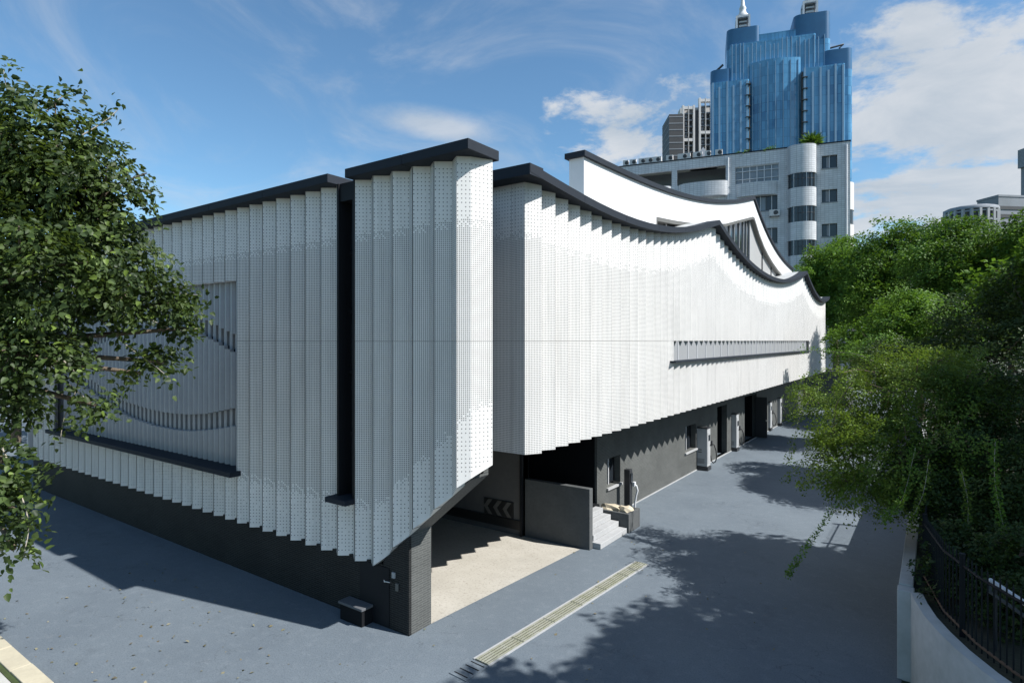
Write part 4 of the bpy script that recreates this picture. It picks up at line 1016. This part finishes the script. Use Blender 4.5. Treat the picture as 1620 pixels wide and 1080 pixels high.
def tree(name, label, base, top, r0, lobes, K, per, cr, size, mat, cat='tree', bark='bark', group=None, k=50, **kw):
    e = empty(name, tuple(base)); tag(e, label, cat, group)
    cr_o, ends = foliage('crown', lobes, K, per, cr, size, mat, e, **kw)
    m_ = MB(); limbs(m_, base, top, r0, lobes, ends, k=k); m_.build('trunk' if cat == 'tree' else 'stems', bark, e)
    return e

# near street tree at the left edge
LL = [lob(10, 250, 8.0, 125, 110), lob(90, 270, 8.4, 95, 110), lob(150, 330, 8.6, 80, 90), lob(140, 420, 8.6, 105, 75), lob(40, 430, 7.6, 120, 100),
      lob(20, 560, 7.5, 66, 70), lob(215, 465, 9.0, 70, 45), lob(283, 478, 9.2, 34, 26), lob(288, 520, 9.3, 26, 16), lob(258, 572, 9.2, 26, 26), lob(222, 590, 9.0, 14, 20), lob(95, 550, 8.2, 48, 42),
      lob(150, 640, 8.2, 26, 18), lob(35, 640, 7.6, 38, 36), lob(5, 730, 6.9, 40, 50), lob(15, 800, 6.7, 36, 52), lob(22, 868, 6.6, 12, 16), lob(-90, 320, 8.2, 120, 190), lob(-90, 620, 7.5, 80, 120)]
tb = at(-190, 0, 8.2); ltree = tree('street_tree', 'broad leaved street tree leaning in from the left edge', (tb.x, tb.y, 0.07), tuple(at(-150, 560, 8.2)), 0.17, LL, 1250, 34, 0.14, 0.086, 'leaf_left', bark='bark', k=170, wide=0.34, six=True, up=.5, out=.7, droop=.8, shell=.35, jit_=.2)

# arching shrub over the boundary wall
SH = 0.80
SL = [lob(u, v, Y * SH, ru, rv) for (u, v, Y, ru, rv) in ((1430, 625, 17.0, 120, 62), (1368, 655, 18, 62, 45), (1515, 635, 16.6, 95, 72), (1350, 715, 16.4, 62, 58), (1425, 730, 15.4, 105, 68), (1340, 760, 15.4, 48, 32),
      (1318, 690, 16.8, 30, 30), (1272, 622, 19.5, 26, 18), (1435, 785, 14.6, 60, 28), (1470, 575, 18, 80, 30), (1395, 590, 18, 40, 26))]
shb = empty('arching_shrub', (6.9, 8.6, 1.36)); tag(shb, 'large arching shrub with trailing sprays hanging over the drive', 'shrub')
so_, ends = foliage('crown', SL, 860, 84, 0.18, 0.062, 'leaf_shrub', shb, up=.6, out=.8, droop=.7, wide=.3, shell=.6, jit_=.24)
m_ = MB(); limbs(m_, (6.9, 8.6, 1.3), (6.5, 8.5, 2.3), 0.07, SL, ends, k=160); m_.build('stems', 'bark', shb)
# trailing sprays: thin stems set with small leaves
def spray(path, w, dens, mat='leaf_shrub', sz=0.06, par=None, k_=None, rad=0.006, six=False, wide=.32):
    par = par or shb; k_ = k_ or SH
    pts = [at(p[0], p[1], p[2] * k_) for p in path]; fine = []
    for a, b in zip(pts[:-1], pts[1:]):
        for t_ in np.linspace(0, 1, 9)[:-1]: fine.append(a.lerp(b, float(t_)))
    fine.append(pts[-1])
    fine = [sum((fine[min(max(i + j, 0), len(fine) - 1)] for j in range(-3, 4)), Vector()) / 7 for i in range(len(fine))]
    MB().tube(fine, [rad * (1 - .7 * i / len(fine)) for i in range(len(fine))], 5).build('stem', 'pale_bark', par)
    n = int(dens * 1.8); f = np.array([tuple(p) for p in fine]); ix = rng.uniform(0, len(f) - 1.001, n); i0 = ix.astype(int); fr_ = (ix - i0)[:, None]
    c = f[i0] * (1 - fr_) + f[i0 + 1] * fr_
    g = rng.normal(size=(n, 3)) * w
    leafmesh('spray_leaves', c + g, rng.normal(size=(n, 3)) + np.array([0, 0, .7]), g / (np.linalg.norm(g, axis=1, keepdims=True)) + rng.normal(size=(n, 3)) * .4, rng.uniform(.6, 1.2, n) * sz, mat, par, wide, .08, six)
for pth, nn_ in (([(120, 420, 8.6), (190, 440, 8.9), (260, 462, 9.1), (328, 468, 9.3)], 70), ([(150, 450, 8.7), (215, 495, 9.0), (280, 525, 9.2), (322, 518, 9.3)], 70), ([(130, 470, 8.6), (190, 540, 8.9), (245, 578, 9.1), (272, 602, 9.2)], 75),
                 ([(60, 560, 8.0), (110, 610, 8.2), (150, 642, 8.3), (172, 662, 8.4)], 60), ([(90, 560, 8.2), (130, 600, 8.3), (100, 660, 8.2), (95, 700, 8.2)], 34), ([(0, 700, 6.9), (30, 770, 6.8), (48, 830, 6.7), (36, 885, 6.6)], 60),
                 ([(120, 220, 8.4), (170, 190, 8.6), (190, 170, 8.7)], 40), ([(150, 300, 8.6), (205, 290, 8.8), (240, 330, 8.9)], 45), ([(20, 180, 8), (10, 140, 8), (5, 108, 8)], 36), ([(70, 180, 8.2), (100, 150, 8.3), (128, 140, 8.4)], 36)):
    spray(pth, .075, nn_, 'leaf_left', .09, ltree, 1.0, 0.012, True, .34)
spray([(1410, 700, 15.6), (1350, 760, 15.1), (1295, 838, 14.6), (1262, 885, 14.3), (1244, 912, 14.1)], .022, 460, 'leaf_bright', .05)
spray([(1450, 700, 14.4), (1432, 780, 14), (1418, 806, 13.8), (1395, 824, 13.6)], .035, 260, 'leaf_bright', .06)
spray([(1575, 690, 12.2), (1572, 750, 12), (1580, 800, 11.9), (1592, 852, 11.8)], .028, 240, 'leaf_bright', .055)
spray([(1520, 740, 12.6), (1532, 790, 12.5), (1531, 838, 12.4)], .025, 160, 'leaf_shrub', .05)
spray([(1470, 720, 13.2), (1462, 780, 13), (1445, 815, 12.9), (1440, 840, 12.9)], .03, 160, 'leaf_shrub', .05)
spray([(1282, 630, 18.5), (1262, 665, 18.4), (1254, 705, 18.3), (1244, 736, 18.2)], .045, 120)
spray([(1310, 650, 18), (1290, 690, 17.8), (1268, 730, 17.5), (1238, 765, 17.3)], .045, 150)
spray([(1345, 590, 18), (1310, 585, 18.4), (1270, 600, 18.8), (1245, 625, 19)], .06, 260)
spray([(1400, 580, 18), (1360, 560, 18.5), (1320, 556, 19), (1255, 552, 19.6)], .04, 170, 'leaf_bright')
spray([(1300, 650, 19), (1270, 655, 19.2), (1240, 662, 19.4)], .05, 150)
spray([(1300, 700, 17), (1285, 745, 16.8), (1262, 775, 16.6)], .05, 120)

# darker shrubs behind the fence
tree('fence_shrub', 'dark shrub hanging over the picket fence at the right edge', (8.2, 6.0, 1.36), (8.0, 6.0, 2.2), 0.07, [lob(1560, 735, 12.0, 95, 80), lob(1600, 660, 12.5, 80, 90), lob(1500, 790, 11.4, 70, 50), lob(1590, 815, 10.6, 65, 55), lob(1640, 780, 10.5, 60, 80), lob(1480, 745, 12.4, 60, 60), lob(1545, 862, 10.0, 70, 38), lob(1612, 880, 9.2, 50, 46), lob(1565, 925, 9.3, 85, 45), lob(1520, 890, 9.6, 45, 36), lob(1625, 960, 8.4, 60, 50)],
     1350, 60, 0.15, 0.07, 'leaf_dark', cat='shrub', group='shrubs behind the boundary wall', up=.9)
tree('fence_shrub', 'dense dark shrub above the arching one, under the tall trees', (9.5, 18, 1.36), (9.3, 18, 3), 0.12, [lob(1585, 570, 19, 90, 75), lob(1550, 515, 21, 75, 50), lob(1620, 480, 20, 60, 70), lob(1490, 575, 21, 80, 45), lob(1400, 570, 24, 60, 36)],
     620, 64, 0.26, 0.11, 'leaf_dark', cat='shrub', group='shrubs behind the boundary wall', up=.9)
# trees along the drive, from near to far
def backtree(label, u, v, Y, lobes, K, per, cr, size, mat, hz=1.36, r0=.18, **kw):
    b = at(u, v, Y); tree('garden_tree', label, (b.x, b.y, hz), (b.x, b.y, max(hz + 1.2, b.z - 2.2)), r0, lobes, K, per, cr, size, mat, group='trees along the drive', **kw)
backtree('light green feathery tree in front of the taller dark ones', 1460, 510, 30, [lob(1460, 505, 30, 70, 38), lob(1410, 530, 30, 55, 32), lob(1505, 520, 30, 45, 36), lob(1440, 480, 31, 45, 22), lob(1390, 555, 29, 50, 26), lob(1350, 545, 32, 40, 34)], 420, 90, 0.36, 0.15, 'leaf_bright', droop=.25, shell=.7, jit_=.16)
backtree('tall round dark green tree under the grey round building', 1540, 420, 38, [lob(1540, 390, 38, 75, 48), lob(1490, 420, 38, 55, 45), lob(1590, 420, 38, 60, 50), lob(1545, 450, 37, 70, 45), lob(1500, 365, 39, 30, 22)], 460, 100, 0.50, 0.19, 'leaf_back', r0=.25, shell=.7, jit_=.16)
backtree('tall tree with bright sunlit top beside the tiled block', 1400, 440, 48, [lob(1405, 400, 48, 55, 42), lob(1450, 385, 48, 45, 36), lob(1370, 430, 48, 50, 40), lob(1430, 440, 47, 60, 45), lob(1390, 480, 46, 55, 35)], 460, 100, 0.60, 0.22, 'leaf_back', r0=.3, hz=0, shell=.7, jit_=.16)
backtree('dense tree right behind the far end of the flank', 1320, 450, 55, [lob(1315, 420, 55, 38, 36), lob(1345, 440, 54, 45, 50), lob(1300, 450, 56, 28, 40), lob(1340, 490, 53, 40, 30), lob(1335, 395, 56, 22, 26)], 420, 100, 0.62, 0.24, 'leaf_bright', r0=.3, hz=0, shell=.7, jit_=.16)
backtree('tree at the right edge with its crown cut by the picture', 1625, 400, 34, [lob(1635, 390, 34, 45, 60), lob(1650, 460, 33, 60, 60), lob(1610, 450, 34, 30, 30)], 380, 80, 0.45, 0.20, 'leaf_back')
# trees standing right of the frame whose shade falls on the drive
def shadetree(label, x, y, zc, r, K=420, size=0.24):
    L_ = [((x + random.uniform(-.6, .6) * r, y + random.uniform(-.6, .6) * r, zc + random.uniform(-.35, .45) * r), (r * random.uniform(.5, .75), r * random.uniform(.5, .75), r * random.uniform(.35, .55))) for _ in range(6)]
    tree('garden_tree', label, (x, y, 1.36 if x > 6 else 0), (x, y, zc - r * .5), .16, L_, int(K * 1.3), 30, 0.28, size, 'leaf_back', group='trees along the drive')
shadetree('tree in the raised garden right of the drive near the curved wall', 13.5, 3.3, 9.8, 2.9, 700)
shadetree('tall tree in the raised garden farther right of the curved wall', 13.2, 1.0, 9.2, 2.9, 620)
shadetree('tree in the raised garden beside the picket fence', 14.6, 5.4, 10.0, 2.7, 520)
shadetree('tree in the raised garden shading the lower arching shrub', 12.6, 9.0, 8.4, 2.3, 560)
shadetree('tree in the raised garden shading the middle of the drive', 10.6, 19.3, 8.2, 2.7, 560)
shadetree('tree in the raised garden shading the far drive', 9.6, 33.5, 7.5, 2.6)
# trees beyond the left end of the street front
tree('street_tree', 'far street tree past the left end of the street front', (-34, 3, 0), (-34, 3, 5), .25, [((-34, 3, 8), (4, 4, 4)), ((-30, 6, 6), (3, 3, 3)), ((-37, 0, 6), (3, 3, 3))], 420, 30, .5, .3, 'leaf_back')
# more street trees on the near pavement, left of the frame; their crowns shade the street front
for (x_, y_, z_, r_, lab) in ((-10.5, -9.6, 5.6, 3.0, 'street tree on the near pavement next to the leaning one'), (-16.5, -9.0, 5.8, 3.2, 'second street tree along the near pavement'), (-23.5, -8.6, 6.0, 3.4, 'third street tree along the near pavement')):
    L_ = [((x_ + random.uniform(-.55, .55) * r_, y_ + random.uniform(-.5, .3) * r_, z_ + random.uniform(-.45, .5) * r_), (r_ * .7, r_ * .65, r_ * .55)) for _ in range(6)]
    tree('street_tree', lab, (x_, y_, 0.07), (x_, y_, z_ - r_ * .5), .2, L_, 330, 30, .34, .26, 'leaf_dark', group='street trees')
for (x_, y_, z_, r_, lab) in ((24, 14, 5.5, 3.4, 'garden tree deep in the raised garden right of the frame'), (26, 23, 6, 3.6, 'garden tree behind the others deep in the raised garden'), (24, 33, 6, 3.6, 'garden tree at the back of the raised garden, far right'), (22, 46, 7, 4.2, 'large garden tree at the far back corner of the raised garden'), (13, 58, 7, 4.2, 'large garden tree past the far end of the drive')):
    L_ = [((x_ + random.uniform(-.7, .7) * r_, y_ + random.uniform(-.7, .7) * r_, z_ + random.uniform(-.6, .5) * r_), (r_ * .75, r_ * .7, r_ * .55)) for _ in range(6)]
    tree('garden_tree', lab, (x_, y_, 1.36), (x_, y_, z_ - r_ * .5), .2, L_, 260, 30, .5, .34, 'leaf_back', group='trees along the drive')
# roof plants on the tiled block
pr_ = Vector(TG((3.2, -0.7, 24.1)))
rp_ = empty('roof_palm', tuple(pr_)); tag(rp_, 'small palm like plant on the roof corner of the tiled block', 'plant')
MB().tube([pr_, pr_ + Vector((0, 0, .9))], [.1, .07], 6).build('trunk', 'bark', rp_)
n = 260; d = rng.normal(size=(n, 3)); d[:, 2] = np.abs(d[:, 2]) * .8 + .1; d /= np.linalg.norm(d, axis=1, keepdims=True)
leafmesh('fronds', np.array(pr_) + np.array([0, 0, .8]) + d * .15, rng.normal(size=(n, 3)) + np.array([0, 0, 1]), d, rng.uniform(.8, 1.4, n), 'leaf_back', rp_, .04)
for i, (mm, lab) in enumerate(((9.4, 'low green plants on the tiled block roof left of the palm'), (6.6, 'small clump of roof plants close to the rounded bay top'))):
    p_ = Vector(TG((mm, -0.5, 24.3))); e = empty('roof_plant', tuple(p_)); tag(e, lab, 'plant')
    foliage('foliage', [(tuple(p_ + Vector((0, 0, .35))), (.9, .4, .28))], 14, 26, .16, .16, 'leaf_back', e)
# ferns on the roof ridge
p_ = at(1264, 426, 47); e = empty('ridge_weeds', (p_.x, p_.y, p_.z - .5)); tag(e, 'bright weeds growing behind the second roof ridge', 'plant')
foliage('foliage', [(tuple(p_), (.7, .5, .35)), (tuple(p_ + Vector((.5, .3, -.2))), (.5, .5, .3))], 26, 26, .16, .16, 'leaf_bright', e)

# fallen leaves scattered over the street
fl = empty('fallen_leaves', (-4, -2, 0)); fl['kind'] = 'stuff'; tag(fl, 'dry leaves scattered over the asphalt by the kerb', 'leaves')
n = 210
xy = np.concatenate([np.stack([rng.uniform(-9.5, -1.5, 150), rng.uniform(-4.2, -0.9, 150)], 1), np.stack([rng.uniform(-2, 5.5, 60), rng.uniform(-3, 9, 60)], 1)])
pos = np.concatenate([xy, rng.uniform(.008, .02, (n, 1))], 1)
lv = leafmesh('leaf_litter', pos, rng.normal(size=(n, 3)) * .35 + np.array([0, 0, 1]), rng.normal(size=(n, 3)), rng.uniform(.04, .10, n), 'leaf_dry', fl, .3); lv['kind'] = 'stuff'
